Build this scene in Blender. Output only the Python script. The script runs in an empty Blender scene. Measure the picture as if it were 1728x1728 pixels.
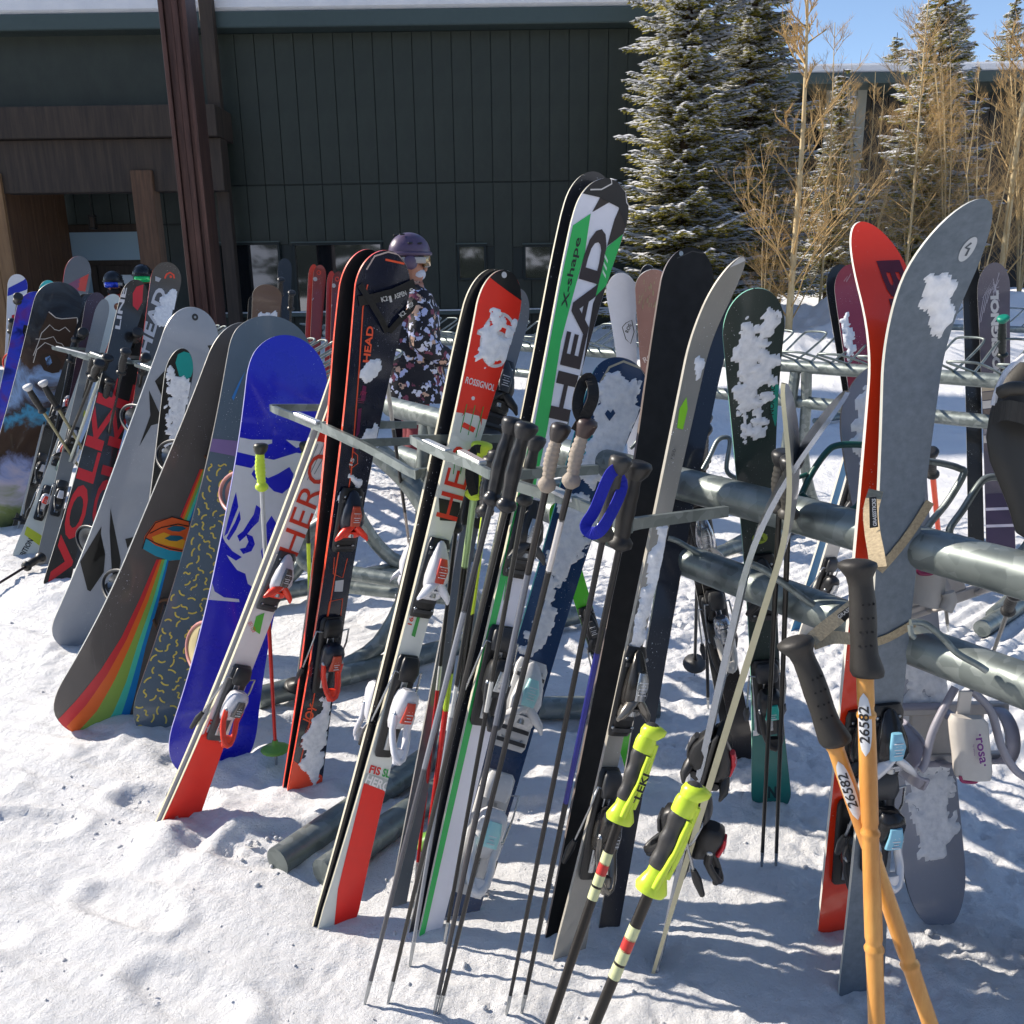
import bpy, bmesh, math, random
import numpy as np
from mathutils import Vector, Matrix, noise
R_=math.radians
rnd=random.Random(7)
scn=bpy.context.scene
# ------------------------------------------------------------------ camera
F=1459.0; PITCH=15.0; ROLL=-0.014; CAMZ=1.5
cam_d=bpy.data.cameras.new('camera'); cam=bpy.data.objects.new('camera',cam_d)
scn.collection.objects.link(cam); scn.camera=cam
CR=Matrix.Rotation(R_(90-PITCH),3,'X')@Matrix.Rotation(ROLL,3,'Z')
cam.matrix_world=Matrix.Translation((0,0,CAMZ))@CR.to_4x4()
cam_d.sensor_width=36; cam_d.lens=36*F/1728; cam_d.clip_start=0.05; cam_d.clip_end=2000
CAM=Vector((0,0,CAMZ))
# ------------------------------------------------------------------ world, sun, exposure
SUN_AZ=Vector((-0.93,0.37,0)).normalized(); SUN_EL=R_(34)
SUN=Vector((SUN_AZ.x*math.cos(SUN_EL),SUN_AZ.y*math.cos(SUN_EL),math.sin(SUN_EL)))
w=bpy.data.worlds.new('World'); scn.world=w; w.use_nodes=True
nt=w.node_tree; nt.nodes.clear()
sky=nt.nodes.new('ShaderNodeTexSky'); sky.sky_type='NISHITA'; sky.sun_disc=False
sky.sun_elevation=SUN_EL; sky.sun_rotation=math.atan2(SUN_AZ.x,SUN_AZ.y)
sky.altitude=2500; sky.air_density=1.0; sky.dust_density=1.2
bg=nt.nodes.new('ShaderNodeBackground'); bg.inputs[1].default_value=0.105
wo=nt.nodes.new('ShaderNodeOutputWorld')
nt.links.new(sky.outputs[0],bg.inputs[0]); nt.links.new(bg.outputs[0],wo.inputs[0])
sl=bpy.data.lights.new('sun','SUN'); sl.energy=3.5; sl.angle=R_(0.5); sl.color=(1,0.91,0.79)
so=bpy.data.objects.new('sun',sl); scn.collection.objects.link(so)
so.rotation_euler=SUN.to_track_quat('Z','Y').to_euler()
scn.view_settings.view_transform='Standard'; scn.view_settings.look='None'
scn.view_settings.gamma=1; scn.view_settings.exposure=1.05
scn.view_settings.use_curve_mapping=False
scn.cycles.max_bounces=6; scn.cycles.transparent_max_bounces=8
# ------------------------------------------------------------------ projection helpers (photo pixels, 1728 wide)
def ray(px,py): return CR@Vector(((px-864)/F,-(py-864)/F,-1.0))
def W(px,py,dep): return CAM+ray(px,py)*dep
def G(px,py,z=0.0):
    r=ray(px,py); return CAM+r*((z-CAMZ)/r.z)
def proj(p):
    q=CR.transposed()@(Vector(p)-CAM); return (864+F*q.x/-q.z, 864-F*q.y/-q.z, -q.z)
def V(*a): return Vector(a)
# ------------------------------------------------------------------ materials
MATS={}
def srgb(h):
    if isinstance(h,str):
        h=h.lstrip('#'); h=h if len(h)==6 else ''.join(q*2 for q in h); c=[int(h[i:i+2],16)/255 for i in (0,2,4)]
        return tuple(x/12.92 if x<=0.04045 else ((x+0.055)/1.055)**2.4 for x in c)
    return h
def mat(col,rough=0.4,metal=0.0,coat=0.0,var=0.12,scale=30,bump=0.0,bscale=200,name=None):
    key=(str(col),rough,metal,coat,var,scale,bump,bscale)
    if key in MATS: return MATS[key]
    m=bpy.data.materials.new(name or 'paint'); m.use_nodes=True; t=m.node_tree; b=t.nodes['Principled BSDF']
    c=srgb(col)
    b.inputs['Roughness'].default_value=rough; b.inputs['Metallic'].default_value=metal
    b.inputs['Coat Weight'].default_value=coat; b.inputs['Coat Roughness'].default_value=0.15
    tc=t.nodes.new('ShaderNodeTexCoord'); n=t.nodes.new('ShaderNodeTexNoise'); n.inputs['Scale'].default_value=scale; n.inputs['Detail'].default_value=6
    t.links.new(tc.outputs['Object'],n.inputs['Vector'])
    mx=t.nodes.new('ShaderNodeMix'); mx.data_type='RGBA'
    mx.inputs[6].default_value=(c[0]*(1-var),c[1]*(1-var),c[2]*(1-var),1)
    mx.inputs[7].default_value=(min(1,c[0]*(1+var)+var*0.01),min(1,c[1]*(1+var)+var*0.01),min(1,c[2]*(1+var)+var*0.01),1)
    t.links.new(n.outputs['Fac'],mx.inputs[0]); t.links.new(mx.outputs[2],b.inputs['Base Color'])
    mr=t.nodes.new('ShaderNodeMapRange'); mr.inputs[3].default_value=max(0.03,rough*0.75); mr.inputs[4].default_value=min(1,rough*1.3)
    t.links.new(n.outputs['Fac'],mr.inputs[0]); t.links.new(mr.outputs[0],b.inputs['Roughness'])
    if bump:
        n2=t.nodes.new('ShaderNodeTexNoise'); n2.inputs['Scale'].default_value=bscale; n2.inputs['Detail'].default_value=4
        t.links.new(tc.outputs['Object'],n2.inputs['Vector'])
        bp=t.nodes.new('ShaderNodeBump'); bp.inputs['Strength'].default_value=bump; bp.inputs['Distance'].default_value=0.005
        t.links.new(n2.outputs['Fac'],bp.inputs['Height']); t.links.new(bp.outputs[0],b.inputs['Normal'])
    MATS[key]=m; return m
PM_={}
def paint(col,r=0.32):
    # ski and board topsheet: faint scratches along the board, dried water marks and frozen specks
    if (col,r) in PM_: return PM_[(col,r)]
    def fn(t,b,tc):
        c=srgb(col); O=tc.outputs['Object']
        n=N(t,'ShaderNodeTexNoise',Scale=7.0,Detail=8.0,Roughness=.7); t.links.new(O,n.inputs['Vector'])
        m1=N(t,'ShaderNodeMix',data_type='RGBA'); m1.inputs[6].default_value=(c[0]*.86,c[1]*.86,c[2]*.86,1); m1.inputs[7].default_value=tuple(min(1,x*1.12+.004) for x in c)+(1,)
        t.links.new(n.outputs['Fac'],m1.inputs[0])
        mp=N(t,'ShaderNodeMapping'); mp.inputs['Scale'].default_value=(260,260,7); mp.inputs['Rotation'].default_value=(.25,-.2,0); t.links.new(O,mp.inputs[0])
        s1=N(t,'ShaderNodeTexNoise',Scale=1.0,Detail=3.0,Roughness=.6,Distortion=.4); t.links.new(mp.outputs[0],s1.inputs['Vector'])
        r1=ramp(t,[(.66,(0,0,0)),(.74,(1,1,1))]); t.links.new(s1.outputs['Fac'],r1.inputs[0])
        g1=N(t,'ShaderNodeMath',operation='MULTIPLY'); g1.inputs[1].default_value=.22; t.links.new(r1.outputs[0],g1.inputs[0])
        m2=N(t,'ShaderNodeMix',data_type='RGBA'); m2.inputs[7].default_value=(min(1,c[0]*.6+.3),min(1,c[1]*.6+.3),min(1,c[2]*.6+.3),1)
        t.links.new(g1.outputs[0],m2.inputs[0]); t.links.new(m1.outputs[2],m2.inputs[6])
        f=N(t,'ShaderNodeTexNoise',Scale=230.0,Detail=2.0); t.links.new(O,f.inputs['Vector']); f2=N(t,'ShaderNodeTexNoise',Scale=6.0,Detail=3.0); t.links.new(O,f2.inputs['Vector'])
        r2=ramp(t,[(.70,(0,0,0)),(.73,(1,1,1))]); t.links.new(f.outputs['Fac'],r2.inputs[0]); r3=ramp(t,[(.50,(0,0,0)),(.62,(1,1,1))]); t.links.new(f2.outputs['Fac'],r3.inputs[0])
        g2=N(t,'ShaderNodeMath',operation='MULTIPLY'); t.links.new(r2.outputs[0],g2.inputs[0]); t.links.new(r3.outputs[0],g2.inputs[1])
        m3=N(t,'ShaderNodeMix',data_type='RGBA'); m3.inputs[7].default_value=(.8,.82,.86,1); t.links.new(g2.outputs[0],m3.inputs[0]); t.links.new(m2.outputs[2],m3.inputs[6])
        t.links.new(m3.outputs[2],b.inputs['Base Color'])
        mr=N(t,'ShaderNodeMapRange'); mr.inputs[3].default_value=r*.6; mr.inputs[4].default_value=min(1,r*1.7); t.links.new(n.outputs['Fac'],mr.inputs[0]); t.links.new(mr.outputs[0],b.inputs['Roughness'])
        b.inputs['Coat Weight'].default_value=.55; b.inputs['Coat Roughness'].default_value=.09
        bp=N(t,'ShaderNodeBump',Strength=.06,Distance=.003); t.links.new(n.outputs['Fac'],bp.inputs['Height']); t.links.new(bp.outputs[0],b.inputs['Normal'])
    m=node_mat('topsheet',fn); PM_[(col,r)]=m; return m
def printed(col): return mat(col,0.38,0,0.1,0.06,40)
def plastic(col,r=0.4): return mat(col,r,0,0,0.1,60,0.05,300)
BLACK=plastic('#1a1a1b',0.38); DKGREY=plastic('#333436',0.42); RUB=mat('#2a2927',0.6,0,0,0.12,80,0.1,400)
STEEL=mat('#a9acae',0.28,1.0,0,0.1,60); CREAM=mat('#c9c3b0',0.35,0.0,0.2,0.1,40); WHITEP=plastic('#d9d9dc',0.3)
EDGE=mat('#b8b6b0',0.3,0.6,0,0.15,50)
def node_mat(name,fn):
    m=bpy.data.materials.new(name); m.use_nodes=True; t=m.node_tree; b=t.nodes['Principled BSDF']
    tc=t.nodes.new('ShaderNodeTexCoord')
    fn(t,b,tc); return m
def N(t,ty,**kw):
    n=t.nodes.new(ty)
    for k,v in kw.items():
        if k in n.inputs: n.inputs[k].default_value=v
        else: setattr(n,k,v)
    return n
def ramp(t,stops,interp='LINEAR'):
    r=t.nodes.new('ShaderNodeValToRGB'); r.color_ramp.interpolation=interp; e=r.color_ramp.elements
    while len(e)<len(stops): e.new(0.5)
    for i,(p,c) in enumerate(stops):
        c=srgb(c); e[i].position=p; e[i].color=(c[0],c[1],c[2],1)
    return r
def _snow(t,b,tc):
    b.inputs['Roughness'].default_value=0.55; b.inputs['Specular IOR Level'].default_value=0.35
    n=N(t,'ShaderNodeTexNoise',Scale=3.0,Detail=8.0); t.links.new(tc.outputs['Object'],n.inputs['Vector'])
    r=ramp(t,[(0.3,(0.84,0.845,0.86)),(0.7,(0.93,0.925,0.92))]); t.links.new(n.outputs['Fac'],r.inputs[0]); t.links.new(r.outputs[0],b.inputs['Base Color'])
    n1=N(t,'ShaderNodeTexNoise',Scale=45.0,Detail=10.0,Roughness=0.7); t.links.new(tc.outputs['Object'],n1.inputs['Vector'])
    n2=N(t,'ShaderNodeTexNoise',Scale=260.0,Detail=5.0,Roughness=0.7); t.links.new(tc.outputs['Object'],n2.inputs['Vector'])
    b1=N(t,'ShaderNodeBump',Strength=0.85,Distance=0.022); b2=N(t,'ShaderNodeBump',Strength=0.7,Distance=0.005)
    t.links.new(n1.outputs['Fac'],b1.inputs['Height']); t.links.new(n2.outputs['Fac'],b2.inputs['Height'])
    t.links.new(b1.outputs[0],b2.inputs['Normal']); t.links.new(b2.outputs[0],b.inputs['Normal'])
SNOW=node_mat('snow',_snow)
def _clump(t,b,tc):
    b.inputs['Roughness'].default_value=0.6
    n=N(t,'ShaderNodeTexNoise',Scale=60.0,Detail=8.0); t.links.new(tc.outputs['Object'],n.inputs['Vector'])
    r=ramp(t,[(0.25,(0.70,0.72,0.76)),(0.6,(0.88,0.89,0.91))]); t.links.new(n.outputs['Fac'],r.inputs[0]); t.links.new(r.outputs[0],b.inputs['Base Color'])
    b1=N(t,'ShaderNodeBump',Strength=0.7,Distance=0.006); t.links.new(n.outputs['Fac'],b1.inputs['Height']); t.links.new(b1.outputs[0],b.inputs['Normal'])
CLUMP=node_mat('snow_clump',_clump)
def _galv(t,b,tc):
    b.inputs['Metallic'].default_value=0.6
    v=N(t,'ShaderNodeTexVoronoi',Scale=38.0); t.links.new(tc.outputs['Object'],v.inputs['Vector'])
    n=N(t,'ShaderNodeTexNoise',Scale=9.0,Detail=8.0); t.links.new(tc.outputs['Object'],n.inputs['Vector'])
    mx=N(t,'ShaderNodeMix',data_type='RGBA'); mx.inputs[0].default_value=0.6
    t.links.new(v.outputs['Color'],mx.inputs[6]); t.links.new(n.outputs['Fac'],mx.inputs[7])
    bw=N(t,'ShaderNodeRGBToBW'); t.links.new(mx.outputs[2],bw.inputs[0])
    r=ramp(t,[(0.3,'#6b7371'),(0.5,'#7b8380'),(0.72,'#939a97')]); t.links.new(bw.outputs[0],r.inputs[0]); t.links.new(r.outputs[0],b.inputs['Base Color'])
    r2=N(t,'ShaderNodeMapRange'); r2.inputs[3].default_value=0.28; r2.inputs[4].default_value=0.55; t.links.new(bw.outputs[0],r2.inputs[0]); t.links.new(r2.outputs[0],b.inputs['Roughness'])
    b1=N(t,'ShaderNodeBump',Strength=0.15,Distance=0.003); t.links.new(n.outputs['Fac'],b1.inputs['Height']); t.links.new(b1.outputs[0],b.inputs['Normal'])
GALV=node_mat('galvanised_steel',_galv)
def streak(name,c1,c2,sc=(40,40,2),rough=0.6,bump=0.3,dist=0.004,metal=0):
    def fn(t,b,tc):
        mp=N(t,'ShaderNodeMapping'); mp.inputs['Scale'].default_value=sc; t.links.new(tc.outputs['Object'],mp.inputs[0])
        n=N(t,'ShaderNodeTexNoise',Scale=1.0,Detail=8.0,Roughness=0.65); t.links.new(mp.outputs[0],n.inputs['Vector'])
        r=ramp(t,[(0.3,c1),(0.7,c2)]); t.links.new(n.outputs['Fac'],r.inputs[0]); t.links.new(r.outputs[0],b.inputs['Base Color'])
        b.inputs['Roughness'].default_value=rough; b.inputs['Metallic'].default_value=metal
        b1=N(t,'ShaderNodeBump',Strength=bump,Distance=dist); t.links.new(n.outputs['Fac'],b1.inputs['Height']); t.links.new(b1.outputs[0],b.inputs['Normal'])
    return node_mat(name,fn)
def _glass(t,b,tc):
    b.inputs['Base Color'].default_value=(0.012,0.014,0.016,1); b.inputs['Roughness'].default_value=0.03
    b.inputs['Specular IOR Level'].default_value=1.0; b.inputs['IOR'].default_value=1.9
GLASS=node_mat('window_glass',_glass)
# ------------------------------------------------------------------ mesh builder
class MB:
    def __init__(s): s.v=[]; s.f=[]; s.mi=[]; s.sm=[]; s.mats=[]
    def m(s,mt):
        if mt not in s.mats: s.mats.append(mt)
        return s.mats.index(mt)
    def add(s,vs,fs,mt,smooth=True):
        o=len(s.v); i=s.m(mt); s.v+= [tuple(v) for v in vs]
        for f in fs: s.f.append(tuple(o+k for k in f)); s.mi.append(i); s.sm.append(smooth)
    def loft(s,rings,mt,cap=True,smooth=True,closed=True):
        n=len(rings[0]); vs=[v for r in rings for v in r]; fs=[]
        for a in range(len(rings)-1):
            for k in range(n if closed else n-1):
                k2=(k+1)%n; fs.append((a*n+k,a*n+k2,(a+1)*n+k2,(a+1)*n+k))
        s.add(vs,fs,mt,smooth)
        if cap:
            s.add(rings[0],[tuple(range(n-1,-1,-1))],mt,False); s.add(rings[-1],[tuple(range(n))],mt,False)
    def tube(s,pts,r,mt,n=10,cap=True,closed=False,flat=1.0,up=None):
        pts=[Vector(p) for p in pts]; L=len(pts)
        rs=r if isinstance(r,(list,tuple)) else [r]*L
        rings=[]; prev=None
        for i,p in enumerate(pts):
            if closed: d=(pts[(i+1)%L]-pts[i-1])
            else: d=(pts[min(i+1,L-1)]-pts[max(i-1,0)])
            if d.length<1e-9: d=Vector((0,0,1))
            d.normalize()
            if prev is None:
                u=Vector(up) if up is not None else (Vector((0,0,1)) if abs(d.z)<0.9 else Vector((1,0,0)))
            else: u=prev
            u=(u-d*u.dot(d)); u.normalize(); prev=u
            w_=d.cross(u)
            rings.append([p+u*(math.cos(2*math.pi*k/n)*rs[i]*flat)+w_*(math.sin(2*math.pi*k/n)*rs[i]) for k in range(n)])
        if closed: rings.append(rings[0]); cap=False
        s.loft(rings,mt,cap)
    def box(s,c,ax,ay,az,mt,bev=0.0):
        # c centre; ax, ay, az half-extent vectors
        c=Vector(c); ax=Vector(ax); ay=Vector(ay); az=Vector(az)
        if bev<=0:
            vs=[c+ax*i+ay*j+az*k for k in(-1,1) for j in(-1,1) for i in(-1,1)]
            s.add(vs,[(0,2,3,1),(4,5,7,6),(0,1,5,4),(2,6,7,3),(0,4,6,2),(1,3,7,5)],mt,False); return
        la,lb,lc=ax.length,ay.length,az.length; bev=min(bev,la*.49,lb*.49,lc*.49)
        def ring(kz,ins):
            a=ax*((la-ins)/la); b=ay*((lb-ins)/lb); a2=ax*((la-ins-bev)/la); b2=ay*((lb-ins-bev)/lb); z=az*kz
            return [c+z+p for p in (a+b2,a2+b,-a2+b,-a+b2,-a-b2,-a2-b,a2-b,a-b2)]
        k=(lc-bev)/lc
        s.loft([ring(-1,bev*.9),ring(-k,0),ring(k,0),ring(1,bev*.9)],mt,True,False)
    def ell(s,c,ax,ay,az,mt,nu=14,nv=9,v0=-1,v1=1):
        c=Vector(c); ax=Vector(ax); ay=Vector(ay); az=Vector(az); rings=[]
        for j in range(nv):
            ph=math.pi/2*(v0+(v1-v0)*j/(nv-1))
            rings.append([c+ax*(math.cos(ph)*math.cos(2*math.pi*k/nu))+ay*(math.cos(ph)*math.sin(2*math.pi*k/nu))+az*math.sin(ph) for k in range(nu)])
        s.loft(rings,mt,False)
    def prism(s,poly,off,mt):
        # poly: list of 3D points, off: extrusion vector
        n=len(poly); a=[Vector(p) for p in poly]; b=[p+Vector(off) for p in a]
        s.add(a,[tuple(range(n-1,-1,-1))],mt,False); s.add(b,[tuple(range(n))],mt,False)
        s.add(a+b,[(k,(k+1)%n,n+(k+1)%n,n+k) for k in range(n)],mt,False)
    def build(s,name,parent=None,origin=None):
        me=bpy.data.meshes.new(name)
        o=Vector(origin) if origin is not None else (Vector(parent.get('_o')) if parent is not None and '_o' in parent else Vector((0,0,0)))
        me.from_pydata([(v[0]-o.x,v[1]-o.y,v[2]-o.z) for v in s.v],[],s.f)
        for mt in s.mats: me.materials.append(mt)
        me.polygons.foreach_set('material_index',s.mi); me.polygons.foreach_set('use_smooth',s.sm); me.update()
        ob=bpy.data.objects.new(name,me); scn.collection.objects.link(ob)
        if parent is not None: ob.parent=parent
        else: ob.location=o
        return ob
def subpart(mb,name,par,root):
    o=mb.build(name,None,root['_o']); o.parent=par; o.location=(0,0,0); return o
def thing(name,label,cat,loc,group=None):
    e=bpy.data.objects.new(name,None); scn.collection.objects.link(e); e.location=loc; e.empty_display_size=0.1
    e['label']=label; e['category']=cat
    if group: e['group']=group
    e['_o']=tuple(loc); return e
def tag(o,label=None,cat=None,group=None,kind=None):
    for k,v in (('label',label),('category',cat),('group',group),('kind',kind)):
        if v: o[k]=v
    return o
def sub(par,name):  # an intermediate part owner: origin shared with its thing
    return par
def lerp(a,b,t): return a+(b-a)*t
def sm(t): t=max(0,min(1,t)); return t*t*(3-2*t)
def catmull(P,n=8):
    P=[Vector(p) for p in P]; out=[]
    for i in range(len(P)-1):
        p0=P[max(i-1,0)]; p1=P[i]; p2=P[i+1]; p3=P[min(i+2,len(P)-1)]
        for k in range(n):
            t=k/n; out.append(0.5*((2*p1)+(p2-p0)*t+(2*p0-5*p1+4*p2-p3)*t*t+(3*p1-p0-3*p2+p3)*t**3))
    out.append(P[-1]); return out
# ------------------------------------------------------------------ skis and snowboards
ALLB=[]
class Board:
    def __init__(s,B,T,L=None,wid=(80,60,70),yaw=15,tip=0.10,tail=0.03,tb=0.04,tl=0.28,bb=0.0,bl=0.2,th=0.011,
                 front='#222',back='#222',side=None,name='ski',label='',group=None,cat=None,dep=None,bdep=None,camber=0.0,tipmat=None,square=False,r=0.32,meters=None):
        s.Bp=W(*B[:2],bdep) if bdep else G(B[0],B[1],-0.03)
        r_=ray(*T)
        if dep: T_=CAM+r_*dep
        else:
            q=CAM-s.Bp; a=r_.dot(r_); b=2*q.dot(r_); c=q.dot(q)-L*L; D=b*b-4*a*c
            t=(-b+math.sqrt(D))/(2*a) if D>0 else -b/(2*a); T_=CAM+r_*t
        s.tb,s.tl,s.bb,s.bl=tb,tl,bb,bl
        Tt=T_.copy()
        for it in range(4):
            s.a=(Tt-s.Bp); s.L=s.a.length; s.a.normalize()
            mid=(s.Bp+Tt)/2; h=(mid-CAM); h.z=0; h.normalize(); rt=Vector((h.y,-h.x,0))
            rt=Matrix.Rotation(R_(yaw),3,'Z')@rt
            s.w=(rt-s.a*rt.dot(s.a)).normalized(); s.n=s.w.cross(s.a).normalized()
            if s.n.dot(CAM-mid)<0 and abs(yaw)<60: s.n=-s.n
            Tt=T_-s.n*s.bend_(s.L)
        s.th=th; s.tiplen=tip; s.taillen=tail; s.square=square
        if meters: s.wm=meters
        else: s.wm=[s.px2m(wid[0],s.L*0.92),s.px2m(wid[1],s.L*0.45),s.px2m(wid[2],s.L*0.06)]
        s.root=thing(name,label,cat or ('snowboard' if name=='snowboard' else 'ski'),s.Bp,group)
        s.side=side or EDGE; s.fm=paint(front,r) if isinstance(front,str) else front; s.bm=paint(back) if isinstance(back,str) else back
        s.body()
        ALLB.append((label[:40],round(s.L,2),[round(x*1000) for x in s.wm],round(proj(T_)[2],2),round(proj(s.Bp)[2],2)))
    def bend_(s,y):
        z=0
        if y>s.L-s.tl: z+=s.tb*((y-(s.L-s.tl))/s.tl)**2
        if y<s.bl and s.bl>0: z+=s.bb*((s.bl-y)/s.bl)**2
        return z
    def pt(s,x,y,off=0.0): return s.Bp+s.a*y+s.w*x+s.n*(s.bend_(y)+off)
    def px2m(s,px,y):
        p=proj(s.pt(-0.01,y)); q=proj(s.pt(0.01,y)); a0=proj(s.pt(0,y-0.02)); a1=proj(s.pt(0,y+0.02))
        dx,dy=q[0]-p[0],q[1]-p[1]; ax,ay=a1[0]-a0[0],a1[1]-a0[1]; l=math.hypot(ax,ay)
        per=abs(dx*ay-dy*ax)/l/0.02
        return px/per
    def yrow(s,row):
        lo,hi=0.0,s.L
        for _ in range(30):
            m=(lo+hi)/2
            if proj(s.pt(0,m))[1]>row: lo=m
            else: hi=m
        return lo
    def hw(s,y):
        L=s.L; t=y/L; wt,ww,wl=s.wm
        if t>0.42: w_=ww+(wt-ww)*min(1,(t-0.42)/0.52)**2.1
        else: w_=ww+(wl-ww)*min(1,(0.42-t)/0.38)**2
        w_/=2
        if y>L-s.tiplen: k=(y-(L-s.tiplen))/s.tiplen; w_*=max(0.0,1-k**2.3)**(0.5)
        if y<s.taillen: k=(s.taillen-y)/s.taillen; w_*=(1-0.35*k**2) if s.square else max(0.0,1-k**2.3)**0.5
        return max(w_,0.0015)
    def uv(s,px,py):
        r=ray(px,py); off=0; 
        for _ in range(6):
            p0=s.Bp+s.n*off; den=r.dot(s.n); t=(p0-CAM).dot(s.n)/den; P=CAM+r*t; y=(P-s.Bp).dot(s.a); x=(P-s.Bp).dot(s.w); off=s.bend_(min(max(y,0),s.L))
        return x,y
    def ys(s):
        L=s.L; out=[]; 
        def seg(a,b,n):
            for i in range(n): out.append(a+(b-a)*i/n)
        for i in range(12): out.append(s.taillen*(1-math.cos(math.pi/2*i/12)) if not s.square else s.taillen*i/12)
        seg(s.taillen,L-s.tl,26)
        if s.tl>s.tiplen: seg(L-s.tl,L-s.tiplen,8)
        for i in range(15): out.append(L-s.tiplen+s.tiplen*math.sin(math.pi/2*i/14))
        return out
    def body(s):
        mb=MB(); ys=s.ys(); nx=6; F_=[];
        fr=[];bk=[]
        for y in ys:
            h=s.hw(y); k=y/s.L; th=s.th*(0.55+0.45*math.sin(math.pi*min(max(k,0),1)))
            fr.append([s.pt(lerp(-h,h,i/nx),y,0) for i in range(nx+1)])
            bk.append([s.pt(lerp(-h,h,i/nx),y,-th) for i in range(nx+1)])
        mb.loft(fr,s.fm,False,True,False); mb.loft(bk,s.bm,False,True,False)
        mb.loft([[a[0],b[0]] for a,b in zip(fr,bk)],s.side,False,True,False)
        mb.loft([[a[-1],b[-1]] for a,b in zip(fr,bk)],s.side,False,True,False)
        mb.add(fr[0]+bk[0],[(i,i+1,nx+2+i,nx+1+i) for i in range(nx)],s.side,False)
        s.bodyo=mb.build('body',s.root)
    # flat print on the visible face ---------------------------------
    def decal(s,poly,col,off=0.0012,px=True,name='graphic',clip=True,back=False,norm=False,mt=None,res=0.02):
        P=[s.uv(*p) for p in poly] if px else poly
        bm=bmesh.new(); vs=[bm.verts.new((p[0],p[1],0)) for p in P]
        try: bm.faces.new(vs)
        except Exception: bm.free(); return
        s._lay(bm,col,off,name,clip,norm,mt,res)
    def _lay(s,bm,col,off,name,clip,norm,mt,res=0.02):
        bmesh.ops.triangulate(bm,faces=bm.faces[:])
        for it in range(6):
            es=[e for e in bm.edges if e.calc_length()>res*1.5]
            if not es or len(bm.faces)>9000: break
            bmesh.ops.subdivide_edges(bm,edges=es,cuts=1); bmesh.ops.triangulate(bm,faces=bm.faces[:])
        me=bpy.data.meshes.new(name)
        for v in bm.verts:
            x,y=v.co.x,v.co.y; y=min(max(y,0.001),s.L-0.001) if clip else y
            h=s.hw(y) if 0<=y<=s.L else 0.05
            if norm: x=x*h
            if clip: x=max(-h+0.0008,min(h-0.0008,x))
            v.co=s.pt(x,y,off)-s.Bp
        bm.to_mesh(me); bm.free()
        me.materials.append(mt or (printed(col) if isinstance(col,str) else col))
        ob=bpy.data.objects.new(name,me); scn.collection.objects.link(ob); ob.parent=s.root; return ob
    def band(s,y0,y1,col,sl=0.0,x0=-1,x1=1,off=0.0010,name='graphic'):
        hw=s.wm[0]/2
        return s.decal([(x0,y0-sl),(x1,y0+sl),(x1,y1+sl),(x0,y1-sl)],col,off,False,name,True,False,True)
    def text(s,txt,p0,p1,hpx,col,bold=0.0,off=0.0016,name='lettering',shear=0.0,mirror=False,clip=True,sp=1.0,mt=None):
        # baseline runs from pixel p0 to p1, hpx: cap height in pixels measured to the left of the direction of travel
        a=Vector(s.uv(*p0)); b=Vector(s.uv(*p1)); 
        dx,dy=p1[0]-p0[0],p1[1]-p0[1]; l=math.hypot(dx,dy); c=Vector(s.uv(p0[0]+dy/l*hpx,p0[1]-dx/l*hpx))
        cu=bpy.data.curves.new('t','FONT'); cu.body=txt; cu.size=1; cu.offset=bold; cu.shear=shear; cu.space_character=sp; cu.resolution_u=3
        to=bpy.data.objects.new('t',cu); me=bpy.data.meshes.new_from_object(to)
        if not me.vertices: return
        xs=[v.co.x for v in me.vertices]; x0,x1=min(xs),max(xs); capH=0.7
        bm=bmesh.new(); bm.from_mesh(me); ex=(b-a); ey=(c-a)
        for v in bm.verts:
            u=(v.co.x-x0)/(x1-x0); t=v.co.y/capH
            if mirror: u=1-u
            q=a+ex*u+ey*t; v.co=(q.x,q.y,0)
        bpy.data.objects.remove(to); bpy.data.curves.remove(cu); bpy.data.meshes.remove(me)
        return s._lay(bm,col,off,name,clip,False,mt,0.03)
    def disc(s,px,py,rpx,col,rin=0.0,off=0.0014,asp=1.0,name='logo'):
        x,y=s.uv(px,py); r=s.px2m(rpx,y); n=28
        if rin<=0: s.decal([(x+r*asp*math.cos(2*math.pi*k/n),y+r*math.sin(2*math.pi*k/n)) for k in range(n)],col,off,False,name)
        else:
            ri=r*rin; bm=bmesh.new()
            o=[bm.verts.new((x+r*asp*math.cos(2*math.pi*k/n),y+r*math.sin(2*math.pi*k/n),0)) for k in range(n)]
            i_=[bm.verts.new((x+ri*asp*math.cos(2*math.pi*k/n),y+ri*math.sin(2*math.pi*k/n),0)) for k in range(n)]
            for k in range(n): bm.faces.new((o[k],o[(k+1)%n],i_[(k+1)%n],i_[k]))
            s._lay(bm,col,off,name,True,False,None,0.03)
    def line(s,pts,wpx,col,off=0.0014,px=True,name='graphic',taper=False):
        P=[Vector(s.uv(*p)) for p in pts] if px else [Vector(p) for p in pts]
        w_=s.px2m(wpx,P[0].y)/2; bm=bmesh.new(); L_=[];R2=[]
        for i,p in enumerate(P):
            d=(P[min(i+1,len(P)-1)]-P[max(i-1,0)]); d.normalize(); nn=Vector((-d.y,d.x)); ww=w_*(1 if not taper else (1-i/(len(P)-1))*0.9+0.1)
            L_.append(bm.verts.new((p.x+nn.x*ww,p.y+nn.y*ww,0))); R2.append(bm.verts.new((p.x-nn.x*ww,p.y-nn.y*ww,0)))
        for i in range(len(P)-1): bm.faces.new((L_[i],R2[i],R2[i+1],L_[i+1]))
        s._lay(bm,col,off,name,True,False,None,0.03)
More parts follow.
